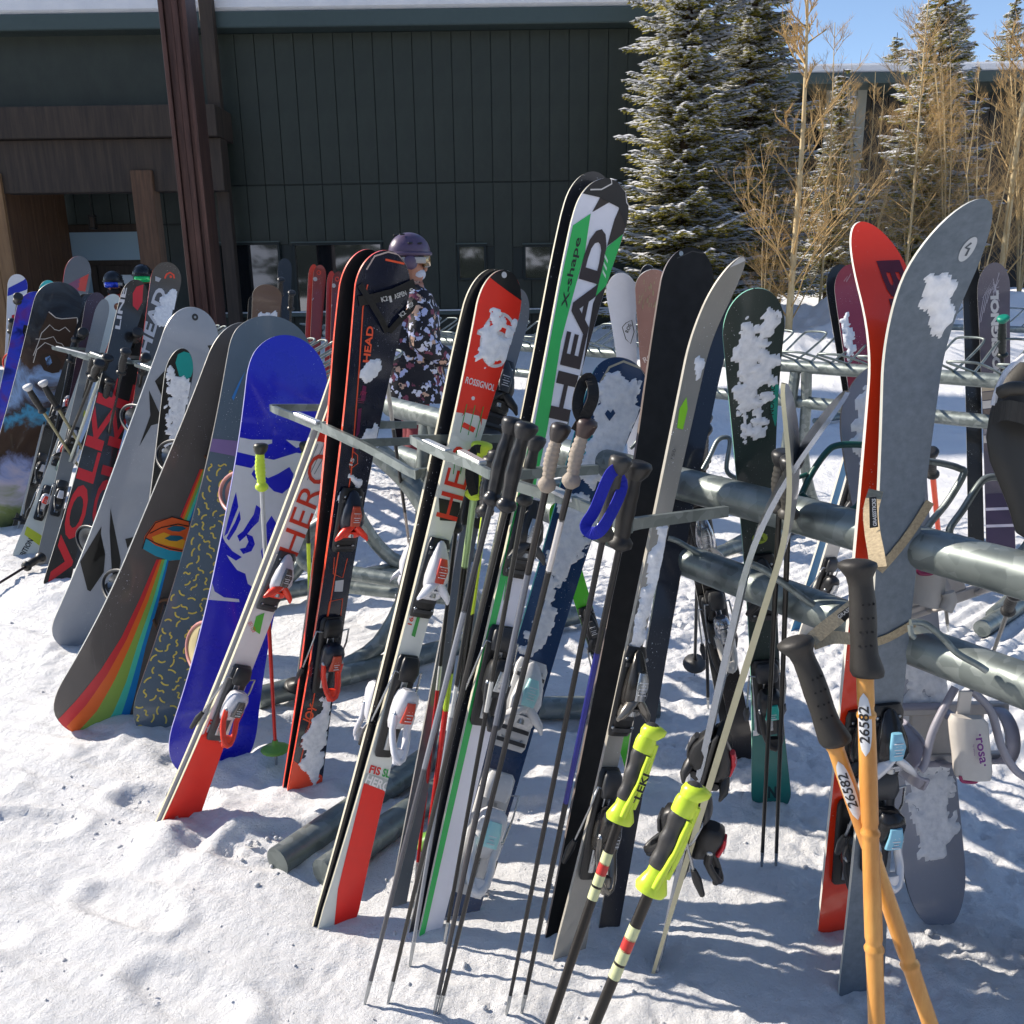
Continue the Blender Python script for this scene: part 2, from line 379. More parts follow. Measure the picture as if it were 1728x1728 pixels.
    def snow(s,poly=None,seed=1,amp=0.02,h=0.008,res=0.0038,px=True,thr=0.0,fs=30,label=None):
        P=[s.uv(*p) for p in poly] if px else poly
        P=np.array(P); y0,y1=P[:,1].min()-0.02,P[:,1].max()+0.02; x0,x1=P[:,0].min()-0.02,P[:,0].max()+0.02
        y0=max(y0,0.0); y1=min(y1,s.L)
        nx=int((x1-x0)/res)+1; ny=int((y1-y0)/res)+1
        X,Y=np.meshgrid(np.linspace(x0,x1,nx),np.linspace(y0,y1,ny))
        inside=np.zeros(X.shape,bool); dist=np.full(X.shape,9.0); n=len(P)
        for i in range(n):
            ax,ay=P[i]; bx,by=P[(i+1)%n]
            cond=((ay>Y)!=(by>Y)); 
            with np.errstate(divide='ignore',invalid='ignore'): xi=(bx-ax)*(Y-ay)/(by-ay)+ax
            inside^=cond&(X<xi)
            dx,dy=bx-ax,by-ay; t=np.clip(((X-ax)*dx+(Y-ay)*dy)/(dx*dx+dy*dy+1e-12),0,1)
            dist=np.minimum(dist,np.hypot(X-ax-t*dx,Y-ay-t*dy))
        sd=np.where(inside,dist,-dist)
        H=np.zeros(X.shape)
        for j in range(ny):
            hwj=s.hw(float(Y[j,0]))
            for i in range(nx):
                if sd[j,i]<-0.03: H[j,i]=-1; continue
                v=(X[j,i],Y[j,i],seed*3.7)
                q=noise.fractal((v[0]*fs,v[1]*fs,v[2]),0.9,2.1,4)*1.35
                m=min(sd[j,i],0.03)+amp*q-thr
                e=hwj-abs(X[j,i])
                if e<0.001: m=-1
                H[j,i]=min(1,m/0.012)*(0.75+0.5*noise.noise((v[0]*90,v[1]*90,v[2]))) if m>0 else (-1 if m<-0.5 else -0.01)
        idx={}; vs=[]; fs_=[]
        for j in range(ny-1):
            for i in range(nx-1):
                q=[(j,i),(j,i+1),(j+1,i+1),(j+1,i)]; hh=[H[a] for a in q]
                if max(hh)<=0 or min(hh)<-0.5: continue
                f=[]
                for a in q:
                    if a not in idx:
                        idx[a]=len(vs); k=H[a]; vs.append(s.pt(float(X[a]),float(Y[a]),0.0022+h*math.sqrt(max(k,0)) if k>0 else -0.0008))
                    f.append(idx[a])
                fs_.append(tuple(f))
        if not fs_: return
        mb=MB(); mb.add(vs,fs_,CLUMP,True); return mb.build('snow_patch',s.root)
# ------------------------------------------------------------------ bindings, in board coordinates
def rr(bd,y,x,z0,z1,hw,k=10,sq=2.6,xo=0,tilt=0.0):
    out=[]; zc=(z0+z1)/2; hz=(z1-z0)/2
    for i in range(k):
        a=2*math.pi*i/k; c,s_=math.cos(a),math.sin(a)
        cx=math.copysign(abs(c)**(2/sq),c); cz=math.copysign(abs(s_)**(2/sq),s_)
        out.append(bd.pt(x+xo+cx*hw,y+tilt*cz*hz,zc+cz*hz))
    return out
def loftb(mb,bd,secs,mt,x=0,k=12,sq=2.8,sg=1):
    mb.loft([rr(bd,s_[0],x,sg*s_[2] if sg>0 else -s_[3],sg*s_[3] if sg>0 else -s_[2],s_[1],k,sq) for s_ in secs],mt)
def toe_piece(bd,y,c1,c2,c3,sc=1.0,sg=1,style=0,w=0.034,plate=BLACK):
    o=0.0 if sg>0 else bd.th
    S=lambda l:[(y+a*sc,b*sc*(w/0.034),o+c_*sc,o+d*sc) for a,b,c_,d in l]
    mb=MB(); loftb(mb,bd,S([(-.10,.030,.000,.012),(-.09,.034,0,.016),(.07,.034,0,.016),(.085,.028,0,.010)]),plate,sg=sg)
    for sx in (-.022,.022):
        for sy in (-.08,.062): mb.ell(bd.pt(sx*sc,y+sy*sc,sg*(o+.0165*sc)),bd.w*.0042*sc,bd.a*.0042*sc,bd.n*.002,STEEL,8,5)
    for yy in (-.085,-.06,.05): loftb(mb,bd,S([(yy-.004,.030,.014,.019),(yy+.004,.030,.014,.019)]),DKGREY,sg=sg)
    mb.build('binding_plate',bd.root)
    mb=MB(); loftb(mb,bd,S([(-.035,.020,.014,.030),(-.02,.028,.014,.046),(0.0,.031,.014,.054),(.03,.027,.014,.050),(.055,.020,.014,.036),(.075,.012,.014,.024),(.082,.004,.016,.020)]),c1,sg=sg,sq=3.2)
    loftb(mb,bd,S([(-.01,.013,.05,.056),(.02,.016,.05,.060),(.045,.010,.042,.052)]),c3,sg=sg)
    tp=mb.build('toe_piece',bd.root)
    mb=MB(); mb.tube([bd.pt(0,y-.036*sc,sg*(o+.036*sc)),bd.pt(0,y-.046*sc,sg*(o+.036*sc))],.009*sc,STEEL,12)
    for q in range(5): mb.box(bd.pt(0,y+(.004+q*.006)*sc,sg*(o+.0603*sc-.0006*q)),bd.w*(.006 if q%2 else .009)*sc,bd.a*.0008,bd.n*.0006,WHITEP)
    tag(subpart(mb,'spring_scale',tp,bd.root),kind='stuff')
    mb=MB()
    for sd in (-1,1):
        pts=[(.002,-.010,.040,.012),(.020,-.026,.046,.012),(.036,-.040,.050,.009),(.044,-.052,.046,.004)]
        rings=[]
        for (xx,yy,zz,rd) in pts:
            rings.append([bd.pt(sd*(xx*sc*(w/0.034))+rd*sc*.5*math.cos(2*math.pi*q/8),y+yy*sc+rd*sc*math.sin(2*math.pi*q/8),sg*(o+zz*sc+rd*sc*.9*math.cos(2*math.pi*q/8))) for q in range(8)])
        mb.loft(rings,c2)
    loftb(mb,bd,S([(-.055,.026,.014,.022),(-.045,.030,.014,.040),(-.030,.026,.014,.046)]),c2,sg=sg)
    subpart(mb,'toe_wing',tp,bd.root)
def heel_piece(bd,y,c1,c2,c3,sc=1.0,sg=1,w=0.034,plate=BLACK,brake=True,lever_up=1.0,pedal=None):
    o=0.0 if sg>0 else bd.th
    S=lambda l:[(y+a*sc,b*sc*(w/0.034),o+c_*sc,o+d*sc) for a,b,c_,d in l]
    mb=MB(); loftb(mb,bd,S([(-.13,.022,0,.010),(-.12,.028,0,.013),(.06,.033,0,.015),(.10,.033,0,.015),(.11,.026,0,.008)]),plate,sg=sg)
    loftb(mb,bd,S([(-.11,.010,.012,.018),(.05,.010,.012,.018)]),STEEL,sg=sg)
    mb.build('binding_plate',bd.root)
    mb=MB(); loftb(mb,bd,S([(-.055,.018,.014,.030),(-.04,.026,.014,.050),(-.01,.029,.014,.066),(.018,.028,.014,.074),(.034,.024,.020,.070),(.042,.016,.03,.058)]),c1,sg=sg,sq=3.4)
    loftb(mb,bd,S([(-.028,.017,.062,.074),(.0,.015,.07,.080),(.02,.012,.07,.078)]),c3,sg=sg)
    hp=mb.build('heel_piece',bd.root)
    mb=MB()
    for q in range(4): mb.box(bd.pt(0,y+(-.020+q*.007)*sc,sg*(o+.0785*sc)),bd.w*(.005 if q%2 else .008)*sc,bd.a*.0008,bd.n*.0012,WHITEP)
    for sx in (-.026,.026): mb.ell(bd.pt(sx*sc*(w/.034),y-.015*sc,sg*(o+.05*sc)),bd.w*.005,bd.a*.008*sc,bd.n*.008*sc,STEEL,10,6)
    tag(subpart(mb,'hinge_pin',hp,bd.root),kind='stuff')
    mb=MB(); P=[]
    for k in range(9):
        a=math.pi*k/8; P.append(bd.pt(.021*sc*math.cos(a)*(w/0.034),y+(-.05-.06*math.sin(a))*sc,sg*(o+(.05+.035*lever_up*math.sin(a))*sc)))
    P=[bd.pt(.024*sc*(w/0.034),y-.015*sc,sg*(o+.05*sc))]+P+[bd.pt(-.024*sc*(w/0.034),y-.015*sc,sg*(o+.05*sc))]
    mb.tube(P,.0075*sc,c2,8,flat=1.2); loftb(mb,bd,S([(-.118,.012,.070,.084),(-.10,.018,.068,.086),(-.085,.012,.066,.080)]),c2,sg=sg)
    subpart(mb,'heel_lever',hp,bd.root)
    if brake:
        mb=MB(); hb=bd.hw(y)+.006
        for sd in (-1,1):
            mb.tube([bd.pt(sd*hb*.5,y+.07*sc,sg*(o+.018)),bd.pt(sd*hb,y+.075*sc,sg*(o+.02)),bd.pt(sd*(hb+.004),y+.03*sc,sg*(o+.012)),bd.pt(sd*(hb+.004),y-.055*sc,sg*(o-.022)),bd.pt(sd*(hb+.002),y-.10*sc,sg*(o-.045))],.0028,STEEL,6)
            mb.tube([bd.pt(sd*(hb+.004),y-.06*sc,sg*(o-.024)),bd.pt(sd*(hb+.004),y-.085*sc,sg*(o-.036)),bd.pt(sd*(hb+.002),y-.125*sc,sg*(o-.055))],[.006,.010,.006],BLACK,7)
        loftb(mb,bd,S([(.055,.024,.014,.030),(.075,.028,.014,.036),(.10,.026,.014,.030),(.108,.02,.014,.02)]),pedal or DKGREY,sg=sg)
        mb.build('brake',bd.root)
def bindings(bd,yt,yh,c1=None,c2=None,c3=None,sc=1.0,sg=1,brake=True,plate=BLACK,pedal=None):
    c1=c1 or BLACK; c2=c2 or DKGREY; c3=c3 or STEEL
    hw=max(0.026,min(0.036,bd.hw(yt)*0.95))
    toe_piece(bd,yt,c1,c2,c3,sc,sg,w=hw,plate=plate); heel_piece(bd,yh,c1,c2,c3,sc,sg,w=hw,plate=plate,brake=brake,pedal=pedal)
def back_binding(bd,y,c1,c2,h=.16,wd=.062,fill=None,xs=-.62,lean=-.03):
    # binding mounted on the hidden face: its straps and high back stand out behind the board
    x0=bd.hw(y)*xs; th=bd.th
    def arc(dx,hh,ww,n=16): return [bd.pt(x0+dx+lean*math.sin(math.pi*k/n),y+ww*math.cos(math.pi*k/n),-th-hh*math.sin(math.pi*k/n)**.8) for k in range(n+1)]
    mb=MB(); mb.box(bd.pt(0,y,-th-.012),bd.w*.11,bd.a*(wd*.8),bd.n*.011,BLACK,.004); mb.build('binding_base',bd.root)
    mb=MB(); mb.tube(arc(0,h,wd),.0062,c1,8); mb.build('heel_hoop',bd.root)
    mb=MB(); A=arc(.012,h*.92,wd*.9); B=arc(.045,h*.86,wd*.86); mb.loft([[p,q] for p,q in zip(A,B)],c2,False,True,False)
    A=arc(.013,h*.90,wd*.88); B=arc(.045,h*.84,wd*.84); mb.loft([[p,q] for p,q in zip(A,B)],c2,False,True,False); mb.build('strap',bd.root)
    mb=MB(); mb.tube(arc(.05,h*.72,wd*.8),.005,c2,8); mb.build('toe_strap',bd.root)
    if fill:
        A=arc(.002,h*.97,wd*.97); mb=MB(); B=[bd.pt(x0+.01,y+wd*.45*math.cos(math.pi*k/16),-th-h*.42*math.sin(math.pi*k/16)) for k in range(17)]
        C=[a_.lerp(b_,.5)+bd.w*(-.012) for a_,b_ in zip(A,B)]; mb.loft([[p,q,r] for p,q,r in zip(A,C,B)],fill,False,True,False); mb.build('high_back',bd.root)
def snb_binding(bd,y,c1,c2,sg=-1,ang=15,sc=1.0,pads=True,x=0.0):
    # snowboard binding: baseplate, heel hoop, high back, ankle strap; sg=-1 puts it on the hidden face
    o=0.0 if sg>0 else bd.th
    A=R_(ang)
    def P(u,v,z):  # u: heel(-)..toe(+) across the board, v: along the board
        return bd.pt(x+(u*math.cos(A)-v*math.sin(A))*sc,y+(u*math.sin(A)+v*math.cos(A))*sc,sg*(o+z*sc))
    mb=MB()
    for v in (-.055,.055): mb.box((P(0,v,.012)+P(0,v,.012))/2,(P(.13,v,.012)-P(0,v,.012)),(P(0,v+.012,0)-P(0,v,0)),(P(0,v,.022)-P(0,v,.010)),c1,0.003)
    mb.box(P(0,0,.010),P(.08,0,0)-P(0,0,0),P(0,.045,0)-P(0,0,0),P(0,0,.008)-P(0,0,0),c1,0.004)
    mb.build('binding_base',bd.root)
    mb=MB(); pts=[P(-.02,-.062,.02)]+[P(-.125-.03*math.sin(math.pi*k/10),-.062*math.cos(math.pi*k/10),.02+.075*min(1,math.sin(math.pi*k/10)*1.3)) for k in range(11)]+[P(-.02,.062,.02)]
    mb.tube(pts,.0085*sc,c2,8); mb.build('heel_hoop',bd.root)
    mb=MB(); rings=[]
    for j in range(9):
        t=j/8; z=.05+.17*t; wd=(.058*(1-0.15*t) if t<0.75 else .050*math.sqrt(max(0.02,1-((t-.75)/.27)**2)))
        rings.append([P(-.125-.02*t-.028*math.cos(math.pi/2*(k-5)/5*.95),wd*math.sin(math.pi/2*(k-5)/5),z) for k in range(11)])
    mb.loft(rings,c1,False,True,False)
    rings2=[[p+(P(-.004,0,0)-P(0,0,0)) for p in r] for r in rings]; mb.loft(rings2,c2,False,True,False)
    mb.tube([r[0] for r in rings]+[r[k] for r in [rings[-1]] for k in range(1,10)]+[r[-1] for r in rings[::-1]],.004*sc,c2,6)
    mb.build('high_back',bd.root)
    if pads:
        for u,z in ((-.03,.10),(.09,.06)):
            mb=MB(); R1=[]
            for k in range(13):
                a=math.pi*k/12; c=P(u,-.060*math.cos(a),.025+z*math.sin(a)); e=P(u+.022,-.060*math.cos(a),.025+z*math.sin(a)+.008)
                e2=P(u+.022,-.054*math.cos(a),.018+z*math.sin(a)); c2_=P(u,-.054*math.cos(a),.015+z*math.sin(a))
                R1.append([c,e,e2,c2_])
            mb.loft(R1,c2,True,True); mb.build('strap',bd.root)
# ------------------------------------------------------------------ poles
def pole(T,B,td=None,bd_=None,bz=0.0,shaft='#222',grip='#222',basket='#222',r=0.0075,grl=0.13,segs=None,strap=None,label='',group='ski poles propped in the racks',
         gtop='#222',basket_on=True,kind='round',name='ski_pole',bump='rib',gr=0.017):
    Tp=W(*T,td); Bp=W(*B,bd_) if bd_ else G(B[0],B[1],bz)
    t=thing(name,label,'ski pole',Bp,group); a=(Tp-Bp); L=a.length; a.normalize()
    rt=Vector((1,0,0)); u=(rt-a*rt.dot(a)).normalized(); v=a.cross(u)
    mb=MB(); segs=segs or [(0,1,shaft)]
    for s0,s1,c in segs:
        y0=(L-grl)*s0 if s0>0 else 0.06; y1=(L-grl)*s1+0.003
        cm=mat(c,0.3,0.35,0.2,0.1,60) if isinstance(c,str) else c
        mb.tube([Bp+a*y0,Bp+a*(y0+y1)/2,Bp+a*y1],[r*lerp(.72,1,y0/L),r*lerp(.72,1,(y0+y1)/2/L),r*lerp(.72,1,y1/L)],cm,10)
    mb.build('shaft',t)
    mb=MB(); mb.tube([Bp,Bp+a*.03,Bp+a*.07],[.002,.004,r*.8],STEEL,8); mb.build('tip',t)
    gm=mat(grip,0.55,0,0,0.12,60,0.12,200) if isinstance(grip,str) else grip; gt=plastic(gtop) if isinstance(gtop,str) else gtop
    def ring(y,ra,k=14,ox=0.0,fl=1.0): return [Bp+a*y+u*(ox+ra*math.cos(2*math.pi*i/k))+v*(ra*fl*math.sin(2*math.pi*i/k)) for i in range(k)]
    g0=L-grl; mb=MB(); rings=[ring(g0-.012,r*1.25),ring(g0-.004,gr*1.25),ring(g0+.004,gr*1.3),ring(g0+.012,gr*.95)]
    n=22
    for i in range(n+1):
        q=i/n; y=g0+.014+(grl-.045)*q; ra=gr*(.84+.14*math.sin(math.pi*q)**2+(.03*math.sin(q*3*math.pi*2) if bump!='rib' else 0))
        if bump=='rib': ra+=.0006*(1 if i%3 else -1.6)
        rings.append(ring(y,ra,14,-.002*math.sin(math.pi*q)))
    mb.loft(rings,gm); gp=mb.build('grip',t)
    mb=MB(); mb.loft([ring(L-.032,gr*.85),ring(L-.022,gr*1.25,14,.002),ring(L-.010,gr*1.45,14,.003),ring(L-.003,gr*1.3,14,.003),ring(L,gr*.8,14,.002)],gt); subpart(mb,'grip_top',gp,t)
    if basket_on:
        mb=MB(); y=.085; k=16; cm=plastic(basket,0.45)
        mb.loft([ring(y-.006,.010,k),ring(y-.004,.043,k),ring(y,.046,k),ring(y+.006,.036,k),ring(y+.014,.012,k),ring(y+.03,r*1.1,k)],cm); mb.build('basket',t)
    if strap:
        P=catmull([Tp-a*.02+u*.01]+[W(*q) for q in strap[1:]]+[Tp-a*.025-u*.012],6); mb=MB(); sm_=mat(strap[0],0.8,0,0,0.15,150,0.3,500)
        dirs=[]; rings=[]
        for i,p in enumerate(P):
            d=(P[min(i+1,len(P)-1)]-P[max(i-1,0)]).normalized(); s_=d.cross(Vector((0.3,-1,0.1))).normalized(); nn=d.cross(s_); h=.010
            rings.append([p+s_*h+nn*.001,p-s_*h+nn*.001,p-s_*h-nn*.001,p+s_*h-nn*.001])
        mb.loft(rings,sm_,True,False); mb.build('strap',t)
    return t,(Bp,a,u,v,L)
# ================================================================== GROUND
def vnoise(x,y,seed):
    xi=np.floor(x).astype(np.int64); yi=np.floor(y).astype(np.int64); xf=x-xi; yf=y-yi
    def h(a,b):
        n=(a*374761393+b*668265263+seed*1442695041)&0xffffffff
        n=((n^(n>>13))*1274126177)&0xffffffff
        return ((n^(n>>16))&0xffff)/65535.0
    u=xf*xf*(3-2*xf); v=yf*yf*(3-2*yf)
    return (h(xi,yi)*(1-u)+h(xi+1,yi)*u)*(1-v)+(h(xi,yi+1)*(1-u)+h(xi+1,yi+1)*u)*v-0.5
def fbm(x,y,sc,oc,seed,g=0.5):
    s=0;a=1
    for k in range(oc):
        s=s+a*vnoise(x*sc+k*17.3,y*sc-k*9.1,seed+k); sc*=2.03; a*=g
    return s
def sstep(a,b,x):
    t=np.clip((x-a)/(b-a),0,1); return t*t*(3-2*t)
def ground_z(X,Y):
    near=1-sstep(10,16,Y)
    z=0.05*fbm(X,Y,0.55,3,3)+0.016*fbm(X,Y,2.6,4,11)*(0.5+near)
    # chopped, trodden snow
    m=np.clip(fbm(X,Y,0.8,2,40)*2+0.75,0.25,1)
    z=z+m*0.024*np.maximum(0,fbm(X,Y,9,4,21,0.6))*near+m*0.016*fbm(X,Y,34,3,31,0.7)*near
    # scraped streaks running away from the viewer on the left
    q=X*0.35+Y*0.94; p=X*0.94-Y*0.35
    st=fbm(p*0.35,q*3.2,5,4,51,0.6)
    z=z+0.020*st*(1-sstep(-1.2,0.2,X))*near
    # groomed corduroy
    c=(-0.66)*X+0.75*Y
    cor=0.5+0.5*np.sin(c*2*math.pi/0.066)
    mk=sstep(1.1,1.6,X)*sstep(2.2,2.6,Y)*(1-sstep(4.6,5.2,Y))
    mk2=sstep(-0.9,-0.5,X)*(1-sstep(0.5,0.9,X))*sstep(1.8,2.1,Y)*(1-sstep(3.8,4.4,Y))*0.45
    z=z*(1-0.75*mk)+0.022*cor*mk*np.clip(0.9+1.3*fbm(X,Y,2.2,2,61),0.2,1)+0.008*cor*mk2
    # ridges of pushed-up snow crossing behind the near rack
    for k,(yy,aa) in enumerate([(3.35,.035),(3.9,.03),(4.6,.035),(5.3,.04),(6.1,.04),(7.0,.045)]):
        d=Y-yy-0.25*X+0.15*fbm(X,Y,1.3,3,70+k); z=z+aa*np.exp(-(d/0.07)**2)*sstep(-1.6,-1.0,X)*(1-sstep(0.9,1.4,X))*np.clip(0.6+2*fbm(X,Y,3,2,90+k),0,1)
    # bank under the trees and along the wall
    bank=sstep(10.5,15.5,Y+0.15*X)*sstep(1.0,4.2,X)
    z=z+bank*(0.95+0.5*fbm(X,Y,0.7,4,81)+0.12*fbm(X,Y,3.5,4,86))
    z=z+0.42*sstep(14.0,17.2,Y)*(1-sstep(2.0,4.0,X))*sstep(-6.2,-5.0,X)
    z=z+sstep(26,90,Y)*3+sstep(90,400,Y)*6
    return z
def axis(segs):
    out=[segs[0][0]]
    for a,b,st in segs:
        n=max(1,int(round((b-a)/st))); out+= [a+(b-a)*(i+1)/n for i in range(n)]
    return np.array(out)
xs=axis([(-600,-60,60),(-60,-12,4),(-12,-4.4,0.3),(-4.4,-2.4,0.03),(-2.4,2.6,0.0125),(2.6,5.5,0.03),(5.5,14,0.2),(14,60,4),(60,600,60)])
ysg=axis([(-60,-2,6),(-2,0.9,0.2),(0.9,4.6,0.0125),(4.6,9,0.03),(9,18.5,0.1),(18.5,40,1.2),(40,120,10),(120,900,60)])
XX,YY=np.meshgrid(xs,ysg); ZZ=ground_z(XX,YY)
# small drifts scooped round the feet of skis and boards
DR=[G(330,1415),G(300,1440),G(510,1355),G(380,1310),G(160,1250),G(270,1250),(G(110,1100)),G(90,1000)]
for p in DR:
    d=np.hypot(XX-p.x-0.04,YY-p.y+0.02); ZZ=ZZ+0.022*np.exp(-((d-0.09)/0.08)**2)*np.clip(0.7+1.4*fbm(XX,YY,9,3,7),0,1.2)
rp=random.Random(12)
def stamp(x,y,an,L,Wd,dep,rim=.012,fn=None):
    r=max(L,Wd)*1.9; i0,i1=np.searchsorted(xs,[x-r,x+r]); j0,j1=np.searchsorted(ysg,[y-r,y+r])
    if i1-i0<3 or j1-j0<3: return
    A=XX[j0:j1,i0:i1]-x; B=YY[j0:j1,i0:i1]-y; c,s_=math.cos(an),math.sin(an); u=(A*c+B*s_)/L; v=(-A*s_+B*c)/Wd
    d=np.sqrt(np.abs(u)**3+np.abs(v)**3+1e-9)**(2/3); ZZ[j0:j1,i0:i1]+=-dep*(1-sstep(.75,1.05,d))*(0.9+.25*fbm(A+x,B+y,26,2,5))+rim*np.exp(-((d-1.22)/.16)**2)
for k in range(9):                      # trails of boot prints
    px=rp.uniform(-300,1500); py=rp.uniform(1010,1750) if k%3 else rp.uniform(880,1100); p=G(px,py); an=rp.uniform(-.5,2.6)
    for q in range(rp.randint(2,6)):
        sd=(.09 if q%2 else -.09); stamp(p.x+math.cos(an)*q*.33-math.sin(an)*sd,p.y+math.sin(an)*q*.33+math.cos(an)*sd,an+rp.gauss(0,.12),.155,.058,rp.uniform(.010,.026),rp.uniform(.004,.012))
for k in range(0):                       # ski tracks on the left
    p=G(rp.uniform(-400,260),rp.uniform(1150,1700)); an=rp.uniform(.9,1.5); n_=26; cur=rp.uniform(-.02,.02); x,y=p.x,p.y
    for o_ in (0,.16):
        xx,yy,aa=x+o_*math.sin(an),y-o_*math.cos(an),an
        for q in range(n_): stamp(xx,yy,aa,.09,.035,.006,.002); xx+=math.cos(aa)*.07; yy+=math.sin(aa)*.07; aa+=cur
me=bpy.data.meshes.new('snow_ground'); ny,nx=XX.shape
co=np.stack([XX,YY,ZZ],-1).reshape(-1,3).astype(np.float32)
me.vertices.add(len(co)); me.vertices.foreach_set('co',co.ravel())
ii=(np.arange(ny-1)[:,None]*nx+np.arange(nx-1)[None,:]).ravel()
qd=np.stack([ii,ii+1,ii+nx+1,ii+nx],-1).astype(np.int32); nf=len(qd)
me.loops.add(nf*4); me.loops.foreach_set('vertex_index',qd.ravel()); me.polygons.add(nf)
me.polygons.foreach_set('loop_start',np.arange(nf,dtype=np.int32)*4); me.polygons.foreach_set('loop_total',np.full(nf,4,np.int32))
me.polygons.foreach_set('use_smooth',np.ones(nf,bool)); me.update(); me.materials.append(SNOW)
go=bpy.data.objects.new('snow_ground',me); scn.collection.objects.link(go); go['kind']='structure'
def gz(x,y): return float(ground_z(np.array([[x]],float),np.array([[y]],float))[0,0])
# loose snow crumbs lying on the trodden snow
mb=MB(); ico=[(0,0,1),(.9,0,.4),(.28,.85,.4),(-.73,.53,.4),(-.73,-.53,.4),(.28,-.85,.4),(.73,.53,-.4),(-.28,.85,-.4),(-.9,0,-.4),(-.28,-.85,-.4),(.73,-.53,-.4)]
icf=[(0,1,2),(0,2,3),(0,3,4),(0,4,5),(0,5,1),(1,6,2),(2,7,3),(3,8,4),(4,9,5),(5,10,1),(1,10,6),(2,6,7),(3,7,8),(4,8,9),(5,9,10)]
cx=[];cyy=[]
for k in range(520):
    px=rnd.uniform(-60,1790); py=rnd.uniform(1000,1760)
    if k%3==0: c=rnd.choice([(300,1400),(480,1400),(350,1330),(600,1420),(430,1395)]); px=c[0]+rnd.gauss(0,110); py=c[1]+rnd.gauss(0,45)
    p=G(px,max(py,760)); cx.append(p.x); cyy.append(p.y)
zz=ground_z(np.array([cx]),np.array([cyy]))[0]
for x,y,z in zip(cx,cyy,zz):
    s_=0.0035*rnd.uniform(0.5,1)/rnd.uniform(0.12,1.0)**0.6; r3=[rnd.uniform(0.6,1.1)*s_ for _ in range(3)]; an=rnd.uniform(0,6.28); ca,sa=math.cos(an),math.sin(an)
    mb.add([(x+(v[0]*ca-v[1]*sa)*r3[0],y+(v[0]*sa+v[1]*ca)*r3[1],z+v[2]*r3[2]+0.2*s_) for v in ico],icf,SNOW,True)
tag(mb.build('snow_crumbs'),'loose crumbs of snow scattered over the trodden snow','snow crumbs',None,'stuff')
# ================================================================== LODGE
WY=18.0
PANEL=streak('dark_green_siding','#232a22','#2f372d',(3,3,2),0.5,0.12,0.002)
PANEL2=streak('green_siding_entrance','#2c3632','#3a4540',(3,3,2),0.55,0.12,0.002)
TRIM=mat('#1b2625',0.45,0.2,0,0.1,10); TRIML=mat('#4a5754',0.4,0.3,0,0.1,10)
WOOD=streak('brown_timber','#4b3322','#74543a',(14,14,1.2),0.7,0.5,0.006)
WOODLIT=streak('timber_painted_lit','#7d5c3c','#a67f55',(14,14,1.2),0.7,0.5,0.006)  # lighter timber copy: sunlight on the pier front put into the colour
WOODD=streak('dark_timber','#2f2720','#4a3d31',(14,14,1.0),0.75,0.4,0.006)
RUST=streak('rusty_steel','#3d2c28','#6e4f45',(9,9,0.8),0.42,0.25,0.003,0.55)
def X18(px,Y=WY): return (px-864)/F*(Y*0.966-0.0)   # x on a wall at depth Y, near the horizon
lodge=thing('lodge','dark green lodge with vertical siding, windows and a recessed timber entrance','building',(0,WY,0))
bw=[(X18(382),X18(478),0.93,2.25),(X18(507),X18(650),0.93,2.23),(X18(782),X18(823),1.56,2.16),(X18(893),X18(934),1.54,2.14)]
mb=MB(); mb.box((-1.0,WY+0.45,3.0),(4.25,0,0),(0,0.35,0),(0,0,3.1),TRIM); mb.build('wall',lodge,(0,WY,0))
pmesh={}
def panel(x0,x1,z0,z1,y,mt,par,th=0.03):
    w_=round(x1-x0,3); h_=round(z1-z0,3); key=(w_,h_,mt.name)
    if key not in pmesh:
        b_=MB(); g=0.006
        b_.box((0,0,0),(w_/2-g,0,0),(0,th/2,0),(0,0,h_/2-g),mt,0.004); o=b_.build('siding_panel',par,(0,0,0)); pmesh[key]=o.data
    else:
        o=bpy.data.objects.new('siding_panel',pmesh[key]); scn.collection.objects.link(o); o.parent=par
    o.location=((x0+x1)/2,y-par.location.y,(z0+z1)/2)
px0=X18(372); k=0; pw=0.372
while px0<3.1:
    x1=px0+pw; spans=[(0.30,0.86),(0.93,3.36),(3.37,6.05)]
    for (z0,z1) in spans:
        cuts=[(z0,z1)]
        for (a,b,c,d) in bw:
            if px0<b-0.02 and x1>a+0.02:
                nc=[]
                for (s0,s1) in cuts:
                    if s1<=c or s0>=d: nc.append((s0,s1)); continue
                    if s0<c-0.05: nc.append((s0,c))
                    if s1>d+0.05: nc.append((d,s1))
                cuts=nc
        for (s0,s1) in cuts: panel(px0,x1,s0,s1,WY+0.08,PANEL,lodge)
    px0=x1; k+=1
mb=MB(); mb.box((-1.5,WY+0.0,0.885),(4.7,0,0),(0,0.13,0),(0,0,0.035),TRIML,0.006); mb.build('ledge',lodge,(0,WY,0))
mb=MB(); mb.box((-1.5,WY-0.01,0.935),(4.65,0,0),(0,0.10,0),(0,0,0.013),SNOW,0.008); mb.build('ledge_snow',lodge,(0,WY,0))
